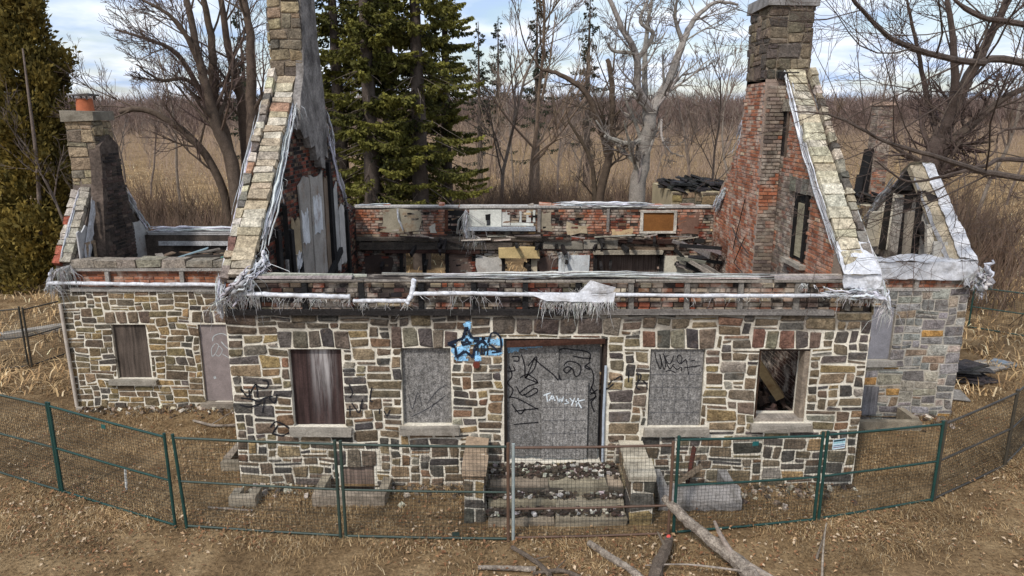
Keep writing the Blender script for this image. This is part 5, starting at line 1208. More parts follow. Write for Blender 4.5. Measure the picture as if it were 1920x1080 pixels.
# ------------------------------------------------------------------ trees
def grow(mT, mB, p, d, L, rad, lev, maxlev, r, cfg):
    n = (7, 6, 5, 4, 3, 3)[lev]; P = [p.copy()]; D = []
    for i in range(n):
        w = Vector((r.uniform(-1, 1), r.uniform(-1, 1), r.uniform(-1, 1)))
        d = (d + w * cfg['bend'] + Vector((0, 0, cfg['up'] * (1 if lev else .5)))).normalized()
        p = p + d * (L / n); P.append(p.copy()); D.append(d.copy())
    e = cfg.get('taper', .3) if lev else .4
    rr = [rad * (1 - (1 - e) * i / n) for i in range(n + 1)]
    rr = [max(x, cfg['rmin']) for x in rr]
    c = cfg['col'] if lev < 2 else cfg['tcol']
    (mT if lev < 1 else mB).tube(P, rr, (8, 6, 4, 3, 3, 3)[lev], jit(c, .12, r), cap=lev < 2)
    if lev >= maxlev: return
    for k in range(cfg['n'][lev]):
        t = r.uniform(cfg['t0'] if lev == 0 else .2, 1.0); i = min(n - 1, int(t * n))
        q = P[i].lerp(P[i + 1], t * n - i); dd = D[i]
        ax = dd.cross(Vector((r.uniform(-1, 1), r.uniform(-1, 1), r.uniform(-1, 1)))).normalized()
        a = R(r.uniform(*cfg['ang'])); cd = (Matrix.Rotation(a, 3, ax) @ dd)
        if lev == 0 and cd.z < -.1: cd.z *= -.4
        grow(mT, mB, q, cd.normalized(), L * r.uniform(*cfg['len']) * (1.15 - .5 * t), max(rr[i] * r.uniform(.45, .7), cfg['rmin']), lev + 1, maxlev, r, cfg)
CFG = dict(bend=.16, up=.06, rmin=.008, col=S(84, 74, 66), tcol=S(92, 78, 70), n=(9, 7, 6, 4), t0=.3, ang=(25, 60), len=(.4, .7))
def tree(name, loc, H, rad, seed, cfg, maxlev, label, cat='tree', group=None, lean=(0, 0), bark='bark'):
    r = random.Random(seed); t = emp(name, loc, label, cat, group); mT, mB = MB(), MB()
    grow(mT, mB, Vector((0, 0, -.15)), Vector((lean[0], lean[1], 1)).normalized(), H, rad, 0, maxlev, r, cfg)
    WLOC[t.name] = Vector((0, 0, 0))
    mT.build('trunk', M[bark], t, smooth=True); mB.build('crown', M['twig'], t)
    return t
def limbs(name, loc, limbs_, seed, cfg, maxlev, label, bark='bark', group=None, ntrunk=1, per=7, up=.05):
    """tree with its main limbs laid out, twigs grown from them"""
    r = random.Random(seed); t = emp(name, loc, label, 'tree', group); mT, mB = MB(), MB()
    for k, (pts, r0, r1) in enumerate(limbs_):
        P = [Vector(tuple(p)) for p in crom([tuple(p) for p in pts], 5)]; n = len(P)
        P = [p + Vector((r.uniform(-1, 1), r.uniform(-1, 1), r.uniform(-1, 1))) * r0 * .12 for p in P]
        rr = [r0 + (r1 - r0) * i / (n - 1) for i in range(n)]
        (mT if k < ntrunk else mB).tube(P, rr, 9 if k < ntrunk else 7, jit(cfg['col'], .08, r))
        for j in range(per):
            f = r.uniform(.3 if k < ntrunk else .1, 1) * (n - 1.01); i = int(f); dd = (P[i + 1] - P[i]).normalized()
            ax = dd.cross(Vector((r.uniform(-1, 1), r.uniform(-1, 1), r.uniform(-1, 1)))).normalized()
            cd = Matrix.Rotation(R(r.uniform(*cfg['ang'])), 3, ax) @ dd
            tot = sum((P[q + 1] - P[q]).length for q in range(n - 1))
            grow(mT, mB, P[i], cd.normalized(), tot * r.uniform(.2, .42), max(rr[i] * .32, cfg['rmin'] * 2), 1, maxlev, r, cfg)
    mT.build('trunk', M[bark], t, smooth=True); mB.build('crown', M['bark' if bark == 'bark' else bark], t)
    return t

# pale dead tree behind the back wall
Y = 32.0
b0 = at(1190, 480, Y); b0.z = -.2
fork = at(1222, 208, Y)
PAL = dict(CFG, col=S(150, 142, 132), tcol=S(120, 110, 102), n=(5, 5, 4, 3), rmin=.01, bend=.22, len=(.35, .6))
limbs('dead_tree', (b0.x, Y, 0), [([b0, at(1196, 360, Y), at(1212, 260, Y), fork], .42, .27),
    ([fork, at(1196, 165, Y - .4), at(1192, 100, Y - .8), at(1165, 50, Y - 1), at(1140, -10, Y - 1)], .2, .09), ([fork, at(1258, 140, Y + .4), at(1280, 80, Y + .6), at(1300, 40, Y + 1), at(1340, 5, Y + 1.2), at(1385, 8, Y + 1.4)], .22, .05),
    ([at(1205, 262, Y), at(1180, 270, Y - .3), at(1150, 262, Y - .6), at(1135, 255, Y - .8)], .14, .08), ([at(1210, 240, Y), at(1210, 90, Y + 1), at(1222, 0, Y + 1.4)], .16, .06),
    ([at(1195, 110, Y), at(1225, 65, Y - .2), at(1200, 40, Y - .4), at(1215, 0, Y)], .12, .05), ([at(1192, 100, Y - .8), at(1150, 95, Y - 1.2), at(1140, 80, Y - 1.4)], .1, .03), ([at(1280, 80, Y + .6), at(1265, 30, Y + .4), at(1275, -20, Y)], .12, .04), ([at(1240, 225, Y), at(1242, 262, Y - 1), at(1262, 290, Y - 1.2)], .06, .03)],
    301, PAL, 3, 'big pale grey dead tree with forked trunk behind the back wall', 'palebark', None, 1, 9)
# dark leaning tree beside it
Y = 34.0
b0 = at(1118, 470, Y); b0.z = -.2
DK = dict(CFG, col=S(84, 72, 60), tcol=S(96, 84, 74), rmin=.009, n=(6, 6, 5, 3))
limbs('leaning_tree', (b0.x, Y, 0), [([b0, at(1125, 370, Y), at(1142, 290, Y), at(1148, 180, Y), at(1140, 110, Y)], .26, .1), ([at(1142, 295, Y), at(1120, 220, Y), at(1095, 170, Y), at(1050, 140, Y), at(1015, 130, Y)], .2, .07), ([at(1125, 255, Y - 1), at(1150, 240, Y - 1), at(1160, 300, Y - 1)], .08, .03), ([at(1115, 380, Y), at(1108, 300, Y), at(1065, 225, Y)], .14, .05)], 302, DK, 3, 'dark crooked tree with an arching limb left of the pale dead tree', 'bark', None, 1, 7)
# fan of maples on the left
Y = 29.5
MP = dict(CFG, col=S(98, 84, 72), tcol=S(100, 84, 76), rmin=.0085, n=(7, 7, 6, 4), ang=(22, 55))
for k, (pts, r0, lab) in enumerate([
    ([(452, 470), (440, 330), (405, 230), (375, 120), (345, -20)], .32, 'tall bare maple leaning left, leftmost stem of the fan behind the small wing'),
    ([(460, 470), (432, 300), (402, 190), (398, 90), (378, -20)], .3, 'bare maple stem second from the left in the fan behind the small wing'),
    ([(470, 470), (462, 290), (452, 190), (428, 90), (410, -20)], .28, 'bare maple stem in the middle of the fan behind the small wing'),
    ([(478, 470), (476, 300), (470, 160), (468, 60), (455, -20)], .3, 'upright bare maple nearest the left tall gable'),
    ([(430, 470), (425, 380), (385, 290), (330, 235), (270, 205), (225, 210)], .2, 'low bare maple limb stretching left over the brush')]):
    yk = Y + (k % 3) * .9; P = [at(px, py, yk - .3 * i) for i, (px, py) in enumerate(pts)]; P[0].z = -.2
    extra = []
    if k == 0: extra = [([at(400, 220, yk), at(340, 110, yk - 1), at(280, 75, yk - 2), at(215, 55, yk - 2.5)], .13, .03), ([at(375, 120, yk - .9), at(330, 40, yk - 1.5), at(250, -10, yk - 2)], .12, .04)]
    if k == 1: extra = [([at(402, 190, yk), at(350, 150, yk - 1), at(300, 150, yk - 1.5), at(255, 120, yk - 2)], .11, .03)]
    limbs('maple_tree', (P[0].x, yk, 0), [(P, r0, .1)] + extra, 310 + k, MP, 3, lab, 'bark', 'maples behind the small wing', 1, 8)
# big tree at right behind the side wing
Y = 26.0
b0 = at(1700, 560, Y); b0.z = -.2
RT = dict(CFG, col=S(84, 72, 64), tcol=S(84, 70, 64), rmin=.008, n=(7, 7, 6, 4), ang=(25, 65))
limbs('bare_tree', (b0.x, Y, 0), [([b0, at(1712, 440, Y), at(1740, 330, Y), at(1765, 260, Y)], .55, .36), ([at(1765, 265, Y), at(1800, 180, Y), at(1850, 80, Y), at(1900, -20, Y)], .25, .1), ([at(1760, 270, Y), at(1785, 200, Y - .5), at(1790, 100, Y - 1), at(1775, -10, Y - 1)], .2, .07), ([at(1750, 300, Y), at(1825, 230, Y), at(1890, 180, Y), at(1960, 150, Y)], .2, .08), ([at(1762, 262, Y), at(1740, 190, Y + 1), at(1720, 90, Y + 1), at(1700, 0, Y + 1)], .13, .04), ([at(1735, 330, Y), at(1800, 320, Y - .5), at(1880, 330, Y - 1)], .12, .05)], 330, RT, 3, 'large bare tree with thick trunk behind the side wing gable', 'bark', None, 1, 9)
# tree outside the frame on the right whose limbs reach over the side wing
Y = 15.5
OT = dict(CFG, col=S(88, 76, 68), tcol=S(88, 74, 66), rmin=.0035, n=(5, 6, 5, 3), up=.05, ang=(25, 60), len=(.35, .6))
tb = Vector((16.2, 15.0, -.2))
limbs('overhanging_tree', (tb.x, tb.y, 0), [([tb, (16.1, 15, 3), (15.9, 15.2, 6), (15.8, 15.2, 9)], .38, .2), ([(15.9, 15.2, 6.3), at(1925, 120, 14.2), at(1830, 118, 13.6), at(1740, 100, 13), at(1670, 70, 12.6), at(1605, 5, 12.2), at(1575, -40, 12)], .085, .02), ([(16.0, 15.2, 4.6), at(1925, 335, 14), at(1830, 318, 13.6), at(1740, 290, 13), at(1660, 265, 12.8), at(1570, 220, 12.6), at(1490, 208, 12.6)], .075, .01), ([(16.0, 15.2, 5.2), at(1930, 300, 14.6), at(1850, 310, 14.2), at(1770, 330, 14), at(1700, 340, 13.8), at(1640, 300, 13.6)], .06, .012), ([(15.9, 15.2, 7.6), at(1920, 45, 14), at(1850, 35, 13.6), at(1800, 10, 13.4), at(1770, -30, 13.4)], .07, .02), ([(15.95, 15.2, 5.6), at(1925, 240, 15), at(1860, 290, 15), at(1760, 355, 15), at(1690, 365, 15)], .035, .008)], 335, OT, 3, 'bare tree at the right edge whose long limbs hang over the side wing', 'bark', None, 1, 9)
# saplings and trees in the middle distance
def bare_proto(seed, H, rad, kind):
    cfg = dict(CFG, rmin=.010, n=(12, 7, 5, 3), t0=.25, up=.08, col=S(*kind), tcol=S(*kind), ang=(22, 50), len=(.3, .5))
    return tree('bare_tree', (0, 0, 0), H, rad, seed, cfg, 3, 'x', 'tree', 'bare trees in the meadow')
kinds = [(116, 102, 92), (126, 112, 100), (104, 92, 84), (132, 114, 96)]
protos = [bare_proto(340 + k, 9 + k, .085 + .012 * k, kinds[k]) for k in range(4)]
named = [((1330, 38), 0, 'bare tree in the meadow just left of the brick gable'), ((1375, 46), 2, 'slim bare tree half hidden behind the brick chimney'), ((1300, 60), 1, 'bare tree between the pale dead tree and the brick gable'), ((1535, 58), 3, 'round-topped bare tree right of the tall brick chimney'), ((1470, 80), 0, 'distant bare tree directly behind the brick gable coping'), ((1620, 75), 1, 'bare tree behind the thin far chimney'),
         ((940, 42), 2, 'dark thin bare tree just right of the big spruces'), ((965, 55), 1, 'bare tree in the gap right of the big spruces'), ((1000, 44), 3, 'straight tan-barked bare tree in the middle of the meadow'), ((1045, 50), 0, 'bare tree in the meadow left of the crooked tree'), ((1080, 62), 2, 'bare tree seen behind the arching limb'), ((915, 64), 3, 'far bare tree touching the spruce branches'),
         ((330, 52), 1, 'bare tree in the brush behind the orange chimney pot'), ((275, 60), 0, 'slim bare tree right of the evergreen'), ((130, 27), 2, 'thin bare stem in front of the evergreen'), ((20, 44), 3, 'bare tree at the far left picture edge'), ((230, 75), 2, 'distant bare tree beyond the brush on the left'), ((1850, 40), 1, 'bare tree behind the big right-hand tree'), ((1900, 55), 0, 'bare tree at the far right picture edge')]
for i, ((px, Y), k, lab) in enumerate(named):
    p = at(px, 300, Y); r = random.Random(i)
    if i == 14: o = dup(protos[k], (p.x, Y, 0), 1.0, .62, lab)
    elif i < 4:
        # first use of each prototype moves it
        o = protos[k if False else i]; o.location = (p.x, Y, 0); o['label'] = lab
    else: o = dup(protos[k], (p.x, Y, 0), r.uniform(0, 6.28), r.uniform(.85, 1.25), lab)
r = random.Random(77)
for i in range(40):
    Y = r.uniform(60, 120); px = r.choice([r.uniform(880, 1330), r.uniform(150, 480), r.uniform(1500, 1900), r.uniform(0, 1920)]); p = at(px, 300, Y)
    wh = 'left of the tall left gable' if px < 520 else 'between the two tall gables' if px < 1400 else 'right of the brick gable'
    o = dup(protos[r.randrange(4)], (p.x, Y, 0), r.uniform(0, 6.28), r.uniform(.4, .8), 'thin bare sapling in the far meadow ' + wh); o['group'] = 'far saplings ' + wh; o.name = 'bare_sapling'
# spruces
def needle_tree(name, H, z0, Rm, seed, cA, cB, dens, droop, label, card=(.26, .06), group=None, gaps=.2, rmin=.12):
    r = random.Random(seed); g_ = np.random.default_rng(seed)
    t = emp(name, (0, 0, 0), label, 'tree', group); mT = MB()
    mT.tube([(0, 0, -.2), (.05, 0, H * .3), (0, .05, H * .7), (0, 0, H)], [rmin * 2.6, rmin * 2.0, rmin, .02], 9, S(84, 74, 66))
    Vs, Cs = [], []
    z = z0
    while z < H - .1:
        f = (z - z0) / (H - z0); Lm = Rm * (1 - f) ** .75 * (.75 + .25 * min(1, f * 6 + .5))
        for k in range(r.randint(4, 6)):
            if r.random() < gaps + (.3 if z < z0 + 2.5 else .15 * math.sin(z * 1.9 + seed)): continue
            a = r.uniform(0, 6.283); L = Lm * r.choice([r.uniform(.35, .7), r.uniform(.7, 1.05), r.uniform(.9, 1.25)]) + .15; zz = z + r.uniform(-.5, .5)
            n = max(3, int(L / .35)); s_ = np.linspace(0, 1, n + 1)
            hd = np.array((math.cos(a), math.sin(a), 0)); dr = droop * r.uniform(.7, 1.3)
            P = np.outer(s_ * L, hd) + np.outer(-dr * L * (s_ - .75 * s_ ** 2.2) , (0, 0, 1)) + np.array((0, 0, zz))
            mT.tube(P, np.linspace(.03, .006, n + 1), 3, S(72, 60, 50), cap=False)
            m_ = int(L * dens); ts = g_.uniform(.12, 1, m_) ** .8
            idx = np.minimum((ts * n).astype(int), n - 1); fr_ = (ts * n - idx)[:, None]
            base = P[idx] * (1 - fr_) + P[idx + 1] * fr_
            side = np.cross(hd, (0, 0, 1)); sg = g_.uniform(-1, 1, m_)[:, None]
            d_ = hd * g_.uniform(.1, 1, (m_, 1)) + side * sg * 1.0 + np.array((0, 0, 1)) * g_.uniform(-1.3, .15, (m_, 1)); base = base + np.array((0, 0, 1.)) * (-g_.random((m_, 1)) ** 2 * .38 * (1.2 - ts[:, None]))
            d_ /= np.linalg.norm(d_, axis=1, keepdims=True)
            ln = card[0] * g_.uniform(.5, 1.25, (m_, 1)) * (1.1 - .5 * ts[:, None]); wv = np.cross(d_, g_.normal(size=(m_, 3))); wv /= np.linalg.norm(wv, axis=1, keepdims=True)
            base = base + side * sg * .1 * L * (1 - ts[:, None])
            w_ = wv * card[1] * g_.uniform(.6, 1.3, (m_, 1))
            tri = np.stack([base - w_ * .5, base + d_ * ln * .5 + w_, base + d_ * ln, base + d_ * ln * .45 - w_], 1)
            cl = r.uniform(0, 1) ** 1.3; mixv = np.clip(cl * .6 + ts[:, None] * .45 + g_.normal(0, .12, (m_, 1)), 0, 1)  # sunlit tips and shaded inner crown painted in: colour lightens along each branch
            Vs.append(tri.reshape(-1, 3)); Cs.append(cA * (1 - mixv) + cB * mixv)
        z += r.uniform(.28, .55)
    for k in range(70):
        zz = r.uniform(1.2, H * .45); a = r.uniform(0, 6.283); L = r.uniform(.6, Rm * .8); hd = np.array((math.cos(a), math.sin(a), 0))
        mT.tube([hd * L * f_ + np.array((r.uniform(-.06, .06), r.uniform(-.06, .06), zz - .35 * L * f_ ** 1.5)) for f_ in (0, .35, .7, 1)], [.02, .014, .009, .005], 3, S(120, 108, 98), cap=False)
    V = np.concatenate(Vs); C = np.concatenate(Cs); n = len(V) // 4
    mB = MB(); mB.add(V, np.arange(n * 4).reshape(-1, 4), C)
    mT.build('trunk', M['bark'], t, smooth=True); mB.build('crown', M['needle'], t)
    return t
gA, gB = S(40, 46, 27), S(132, 127, 58)  # painted light: dark inner needles, olive highlight for lit tips
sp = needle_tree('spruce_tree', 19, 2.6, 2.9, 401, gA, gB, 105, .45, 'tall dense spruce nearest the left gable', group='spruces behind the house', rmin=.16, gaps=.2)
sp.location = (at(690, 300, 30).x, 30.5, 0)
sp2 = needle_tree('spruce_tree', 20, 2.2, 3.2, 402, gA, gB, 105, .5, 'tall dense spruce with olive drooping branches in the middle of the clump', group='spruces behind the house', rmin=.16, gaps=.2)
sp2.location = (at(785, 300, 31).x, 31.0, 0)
for px, Y, rz, s_, lab in ((640, 35, 1.2, 1.0, 'spruce rising right behind the left chimney'), (735, 35, 2.6, 1.05, 'spruce at the back of the dense clump'), (838, 37, 4.0, .85, 'spruce at the right side of the dense clump')):
    dup(sp2 if px == 735 else sp, (at(px, 300, Y).x, Y, 0), rz, s_, lab)
thin = needle_tree('spruce_tree', 15.5, 3.5, 2.0, 405, S(40, 44, 34), S(66, 70, 50), 34, .5, 'slim dark conifer left of the crooked tree', (.3, .06), 'slim conifers in the meadow', .35)
thin.location = (at(1005, 300, 62).x, 62, 0); thin.scale = (1.08,) * 3
for px, Y, rz, s_, lab in ((900, 66, 1, .95, 'slim dark conifer right beside the spruce clump'), (1100, 70, 2, 1.15, 'sparse dark conifer behind the pale dead tree crown'), (935, 80, 3, 1.1, 'farther slim dark conifer between two conifers'), (470, 60, 4, 1.0, 'slim conifer showing between the maples and the tall left gable')):
    dup(thin, (at(px, 300, Y).x, Y, 0), rz, s_, lab)
# evergreen on the left
def cedar(label):
    g_ = np.random.default_rng(410); r = random.Random(410); t = emp('cedar_tree', (at(98, 500, 28.5).x, 28.5, 0), label, 'tree')
    WLOC[t.name] = Vector((0, 0, 0)); H = 12.2; Vs, Cs = [], []; mT = MB()
    mT.tube([(0, 0, -.2), (.3, 0, 5), (.2, 0, 9), (.15, 0, H - .4)], [.24, .16, .08, .02], 8, S(110, 96, 84))
    mT.tube([(-.3, -.2, 0), (1.1, -1.6, 5), (1.0, -1.3, 9)], [.1, .07, .03], 6, S(120, 106, 96))
    cA, cB = S(56, 56, 28), S(150, 128, 62)
    for k in range(820):
        f = r.random() ** 1.25; z = .3 + f * (H - .6); a = r.uniform(0, 6.283); Rz = 2.5 * (1 - f) ** .5 * (.82 + .3 * math.sin(z * 2.1 + a * 3) + r.uniform(-.12, .12)); rr_ = Rz * math.sqrt(r.uniform(.25, 1))
        c = np.array((math.cos(a) * rr_ + .2 * f, math.sin(a) * rr_, z)); n = 75; sz = .42 * (1 - f * .35)
        off_ = g_.normal(0, 1, (n, 3)) * sz * np.array((.42, .42, .55)); base = c + off_
        d_ = np.array((math.cos(a) * .5, math.sin(a) * .5, .75)) + g_.normal(0, .5, (n, 3)); d_ /= np.linalg.norm(d_, axis=1, keepdims=True)
        w_ = np.cross(d_, g_.normal(size=(n, 3))); w_ /= np.linalg.norm(w_, axis=1, keepdims=True); w_ *= .05 * g_.uniform(.6, 1.4, (n, 1)); ln = .24 * g_.uniform(.5, 1.3, (n, 1))
        Vs.append(np.stack([base - w_ * .4, base + d_ * ln * .5 + w_, base + d_ * ln, base + d_ * ln * .5 - w_], 1).reshape(-1, 3))
        mixv = np.clip(r.random() * .6 + .25 + g_.normal(0, .15, (n, 1)), 0, 1); Cs.append(cA * (1 - mixv) + cB * mixv)
    V = np.concatenate(Vs); mB = MB(); mB.add(V, np.arange(len(V)).reshape(-1, 4), np.concatenate(Cs))
    mT.build('trunk', M['bark'], t, smooth=True); mB.build('crown', M['needle'], t)
cedar('dense olive-green evergreen at the left edge beside the small wing')
# brush: thickets of thin stems
def shrub(seed, n, H, W, c):
    r = random.Random(seed); mb = MB()
    for k in range(n):
        p = Vector((r.gauss(0, W * .35), r.gauss(0, W * .25), -.05)); d = Vector((r.uniform(-.5, .5), r.uniform(-.5, .5), 1)).normalized(); L = H * r.uniform(.5, 1.1); P = [p]
        for i in range(4):
            d = (d + Vector((r.uniform(-.25, .25), r.uniform(-.25, .25), -.02))).normalized(); p = p + d * L / 4; P.append(p)
        cc_ = jit(c, .2, r); mb.tube(P, np.linspace(.016, .006, 5), 3, cc_, cap=False)
        for j in range(5):
            i = r.randint(1, 3); q = P[i]; e = (P[i + 1] - P[i]).normalized() + Vector((r.uniform(-.8, .8), r.uniform(-.8, .8), r.uniform(-.1, .5))); mb.tube([q, q + e * L * .14, q + e * L * .25 + Vector((0, 0, L * .04))], [.009, .007, .005], 3, cc_, cap=False)
    return mb
sh = []
for k in range(3):
    o = emp('brush_shrub', (0, 0, 0), 'x', 'shrub', 'brown brush behind the house'); shrub(420 + k, 150, 2.6 + .4 * k, 3.2, S(104, 86, 72)).build('stems', M['twig'], o); sh.append(o)
spots = [(330, 31), (370, 28), (400, 34), (440, 33), (290, 40), (240, 36), (205, 44), (350, 38), (1180, 34.5), (1260, 37), (1300, 33.5), (1090, 38), (1230, 31), (900, 40), (980, 39), (1040, 42), (1350, 44), (860, 42), (1560, 48), (1700, 40), (1800, 34), (1880, 38), (1830, 29), (15, 40), (1760, 31), (640, 42), (410, 24), (320, 25), (355, 24.5), (445, 26), (300, 29), (385, 31), (265, 31), (225, 29), (420, 28), (1150, 40), (1215, 42), (1010, 46), (940, 44), (1330, 38), (1590, 34), (1790, 45), (1900, 30), (1850, 24)]
for i, (px, Y) in enumerate(spots):
    p = at(px, 300, Y); r = random.Random(i + 900); lab = 'tangled brown brush thicket ' + ('behind the small wing' if px < 480 and px > 150 else 'in the meadow behind the back wall' if px < 1400 else 'on the right slope behind the side wing')
    if px < 100: lab = 'tangled brown brush thicket at the far left edge behind the evergreen'
    if i < 3: o = sh[i]; o.location = (p.x, Y, 0)
    else: o = dup(sh[i % 3], (p.x, Y, 0), r.uniform(0, 6.28), r.uniform(.7, 1.1))
    o['label'] = lab; o['group'] = 'brush thickets ' + lab.split('thicket ')[1]
# far-off wood: one mass of bare crowns
g_ = np.random.default_rng(430); mb = MB(); Vs, Cs = [], []
for k in range(4200):
    Y = g_.uniform(290, 430); X = g_.uniform(-1, 1) * Y * .85; H = g_.uniform(12, 21); n = 60
    hz = g_.uniform(.05, 1, n); base = np.stack([X + g_.normal(0, 2.4, n) * hz, Y + g_.normal(0, 2.4, n) * hz, H * hz * .75], 1)
    d_ = np.stack([g_.normal(0, .5, n), g_.normal(0, .4, n), g_.uniform(.5, 1.2, n)], 1); d_ /= np.linalg.norm(d_, axis=1, keepdims=True)
    ln = g_.uniform(2.2, 7, (n, 1)); w_ = np.stack([g_.uniform(.05, .16, n), np.zeros(n), np.zeros(n)], 1)
    tri = np.stack([base - w_, base + w_, base + d_ * ln], 1); tri[:, :, 2] = np.maximum(tri[:, :, 2], 0)
    c = S(112, 95, 87) * g_.uniform(.75, 1.25) ; Vs.append(tri.reshape(-1, 3)); Cs.append(np.tile(c, (n, 1)) * g_.uniform(.7, 1.3, (n, 1)))
    Vs.append(np.array([(X - .22, Y, 0), (X + .22, Y, 0), (X, Y, H * .8)])); Cs.append(c[None, :])
V = np.concatenate(Vs); mb.add(V, np.arange(len(V)).reshape(-1, 3), np.concatenate(Cs))
mb.build('far_wood', M['twig'], None, label='brown band of leafless wood along the horizon', cat='wood', kind='stuff')

# scrub: knee- to head-high saplings all over the far field
g_ = np.random.default_rng(431); Vs, Cs = [], []
for k in range(5200):
    Y = 48 + 240 * g_.random() ** 1.25; X = g_.uniform(-1, 1) * Y * .85
    if noise.noise(Vector((X * .035, Y * .03, 3.))) < -.12: continue
    H = g_.uniform(1.2, 5.5) * (1 + Y / 400); n = 16; hz = g_.uniform(.0, .8, n); hz[0] = 0
    base = np.stack([X + g_.normal(0, .12, n) * (1 + hz * H), Y + g_.normal(0, .12, n) * (1 + hz * H), H * hz * .8], 1)
    d_ = np.stack([g_.normal(0, .35, n), g_.normal(0, .3, n), g_.uniform(.6, 1.2, n)], 1); d_ /= np.linalg.norm(d_, axis=1, keepdims=True)
    ln = g_.uniform(.2, .5, (n, 1)) * H; ln[0] = H; w_ = np.stack([g_.uniform(.4, 1, n) * (.008 + Y * .00016), np.zeros(n), np.zeros(n)], 1)
    tri = np.stack([base - w_, base + w_, base + d_ * ln], 1); c = S(148, 128, 110) * g_.uniform(.7, 1.25)
    Vs.append(tri.reshape(-1, 3)); Cs.append(np.tile(c, (n, 1)))
V = np.concatenate(Vs); mb = MB(); mb.add(V, np.arange(len(V)).reshape(-1, 3), np.concatenate(Cs))
mb.build('scrub', M['twig'], None, label='thin leafless scrub covering the far field', cat='scrub', kind='stuff')
# ------------------------------------------------------------------ fallen timber in the foreground
def log(name, pts, r0, r1, label, cat, branches=(), pale=True, seed=1):
    r = random.Random(seed); o = emp(name, (pts[0][0], pts[0][1], 0), label, cat); P = [np.array(p) for p in crom(pts, 7)]; n = len(P)
    c = S(150, 138, 124) if pale else S(104, 92, 80); m = MB()
    m.tube([p + np.array([r.uniform(-1, 1) * r0 * .1 for _ in range(3)]) for p in P], [(r0 + (r1 - r0) * i / (n - 1)) * r.uniform(.9, 1.1) for i in range(n)], 16, c)
    V = m.V[0]; cen = np.repeat(np.array(P), 16, axis=0); V[:] = cen + (V - cen) * np.array([1 + .22 * noise.noise(Vector((math.atan2(*(v - q)[[0, 2]]) * 2.2, i // 16 * .12, seed))) + r.uniform(-.06, .06) for i, (v, q) in enumerate(zip(V, cen))])[:, None]
    m.build('trunk', M['logbark'], o)
    for b, ra, rb in branches:
        m = MB(); m.tube(crom(b, 6), np.linspace(ra, rb, (len(b) - 1) * 6 + 1), 7, jit(c, .1, r)); m.build('branch', M['palebark'], o, smooth=True)
log('fallen_tree', [(2.42, 10.25, .62), (2.7, 9.9, .45), (3.0, 9.55, .3), (3.3, 9.2, .2), (3.42, 8.8, .15), (3.5, 8.3, .12)], .06, .14, 'large weathered fallen trunk lying against the fence in front', 'fallen tree', [([(3.25, 9.25, .25), (3.1, 9.45, .48), (3.02, 9.5, .66)], .05, .02), ([(3.4, 9.0, .25), (3.9, 8.7, .12), (4.5, 8.5, .06)], .06, .03), ([(4.3, 8.6, .08), (4.4, 8.9, .5), (4.42, 8.95, .95)], .02, .008), ([(3.5, 8.9, .2), (2.6, 9.1, .2), (1.95, 9.2, .12)], .02, .008)], True, 501)
log('fallen_log', [(2.42, 9.75, .22), (2.32, 9.5, .2), (2.15, 9.2, .15), (2.0, 8.8, .1)], .06, .1, 'short dark log with a red sprayed end in front of the steps', 'log', [([(2.3, 9.5, .25), (2.2, 9.6, .42)], .03, .015)], False, 502)
m = MB(); m.tube([(2.43, 9.77, .245), (2.4, 9.7, .27), (2.38, 9.66, .255)], [.02, .035, .015], 8, S(206, 84, 74)); m.build('red_paint', M['paint'], bpy.data.objects['fallen_log'])
log('fallen_branch', [(1.2, 9.85, .07), (1.45, 9.5, .08), (1.75, 9.15, .07), (1.95, 8.8, .06)], .045, .06, 'pale barkless branch lying in front of the steps', 'branch', (), True, 503)
log('fallen_branch', [(-.5, 9.25, .05), (.0, 9.22, .06), (.35, 9.2, .05)], .03, .04, 'short pale stick on the grass at bottom centre', 'branch', (), True, 504)
log('fallen_branch', [(.0, 9.75, .06), (.35, 9.35, .08), (.55, 9.05, .06)], .03, .04, 'dark branch pointing down just below the rusty fence panel', 'branch', [([(.3, 9.4, .08), (.55, 9.3, .2)], .015, .006)], False, 505)
log('fallen_branch', [(.3, 9.1, .05), (.7, 9.15, .07), (1.0, 9.0, .06)], .025, .035, 'short dark forked branch beside the pale sticks', 'branch', [([(.6, 9.12, .07), (.8, 9.3, .15)], .015, .006)], False, 506)
log('fallen_branch', [(-7.0, 14.5, .05), (-6.4, 14.2, .07), (-5.9, 14.3, .05)], .025, .03, 'grey branch on the grass below the side door', 'branch', [([(-6.5, 14.25, .07), (-6.2, 14.6, .2)], .015, .006)], True, 507)
log('fallen_branch', [(-4.4, 10.85, .03), (-4.9, 10.9, .04), (-5.2, 10.95, .03)], .02, .02, 'thin pale stick behind the dull green fence', 'branch', (), True, 508)
log('standing_twig', [(4.6, 9.5, .0), (4.62, 9.4, .4), (4.6, 9.3, .75)], .02, .008, 'thin grey twig poking up near the fallen trunk', 'twig', (), True, 509)

# chips of fallen stone and mortar along the foot of the walls
r = random.Random(610); m = MB()
for k in range(900):
    q = r.random()
    if q < .6: x, y = r.uniform(X0, X1), YF - abs(r.gauss(0, .22)) - .04
    elif q < .85: x, y = r.uniform(LX0, X0), LYF - abs(r.gauss(0, .25)) - .04
    else: x, y = r.uniform(X1 + .1, RX1), RYF - abs(r.gauss(0, .25)) - .04
    if (-.9 < x < 2.4 and y > 10.3) or any(w[0] - .05 < x < w[1] + .05 and w[2] - .05 < y < w[3] + .05 for w in WELLS): continue
    sz = r.choice([.03, .04, .05, .08]); m.box((x, y, sz * .3), (sz * r.uniform(.7, 1.6), sz, sz * .8), jit(r.choice([S(128, 114, 96), S(92, 82, 72), S(190, 180, 162), S(84, 70, 56)]), .25, r), Matrix.Rotation(r.uniform(0, 3), 3, Vector((r.random(), r.random(), 1))), sz * .15)
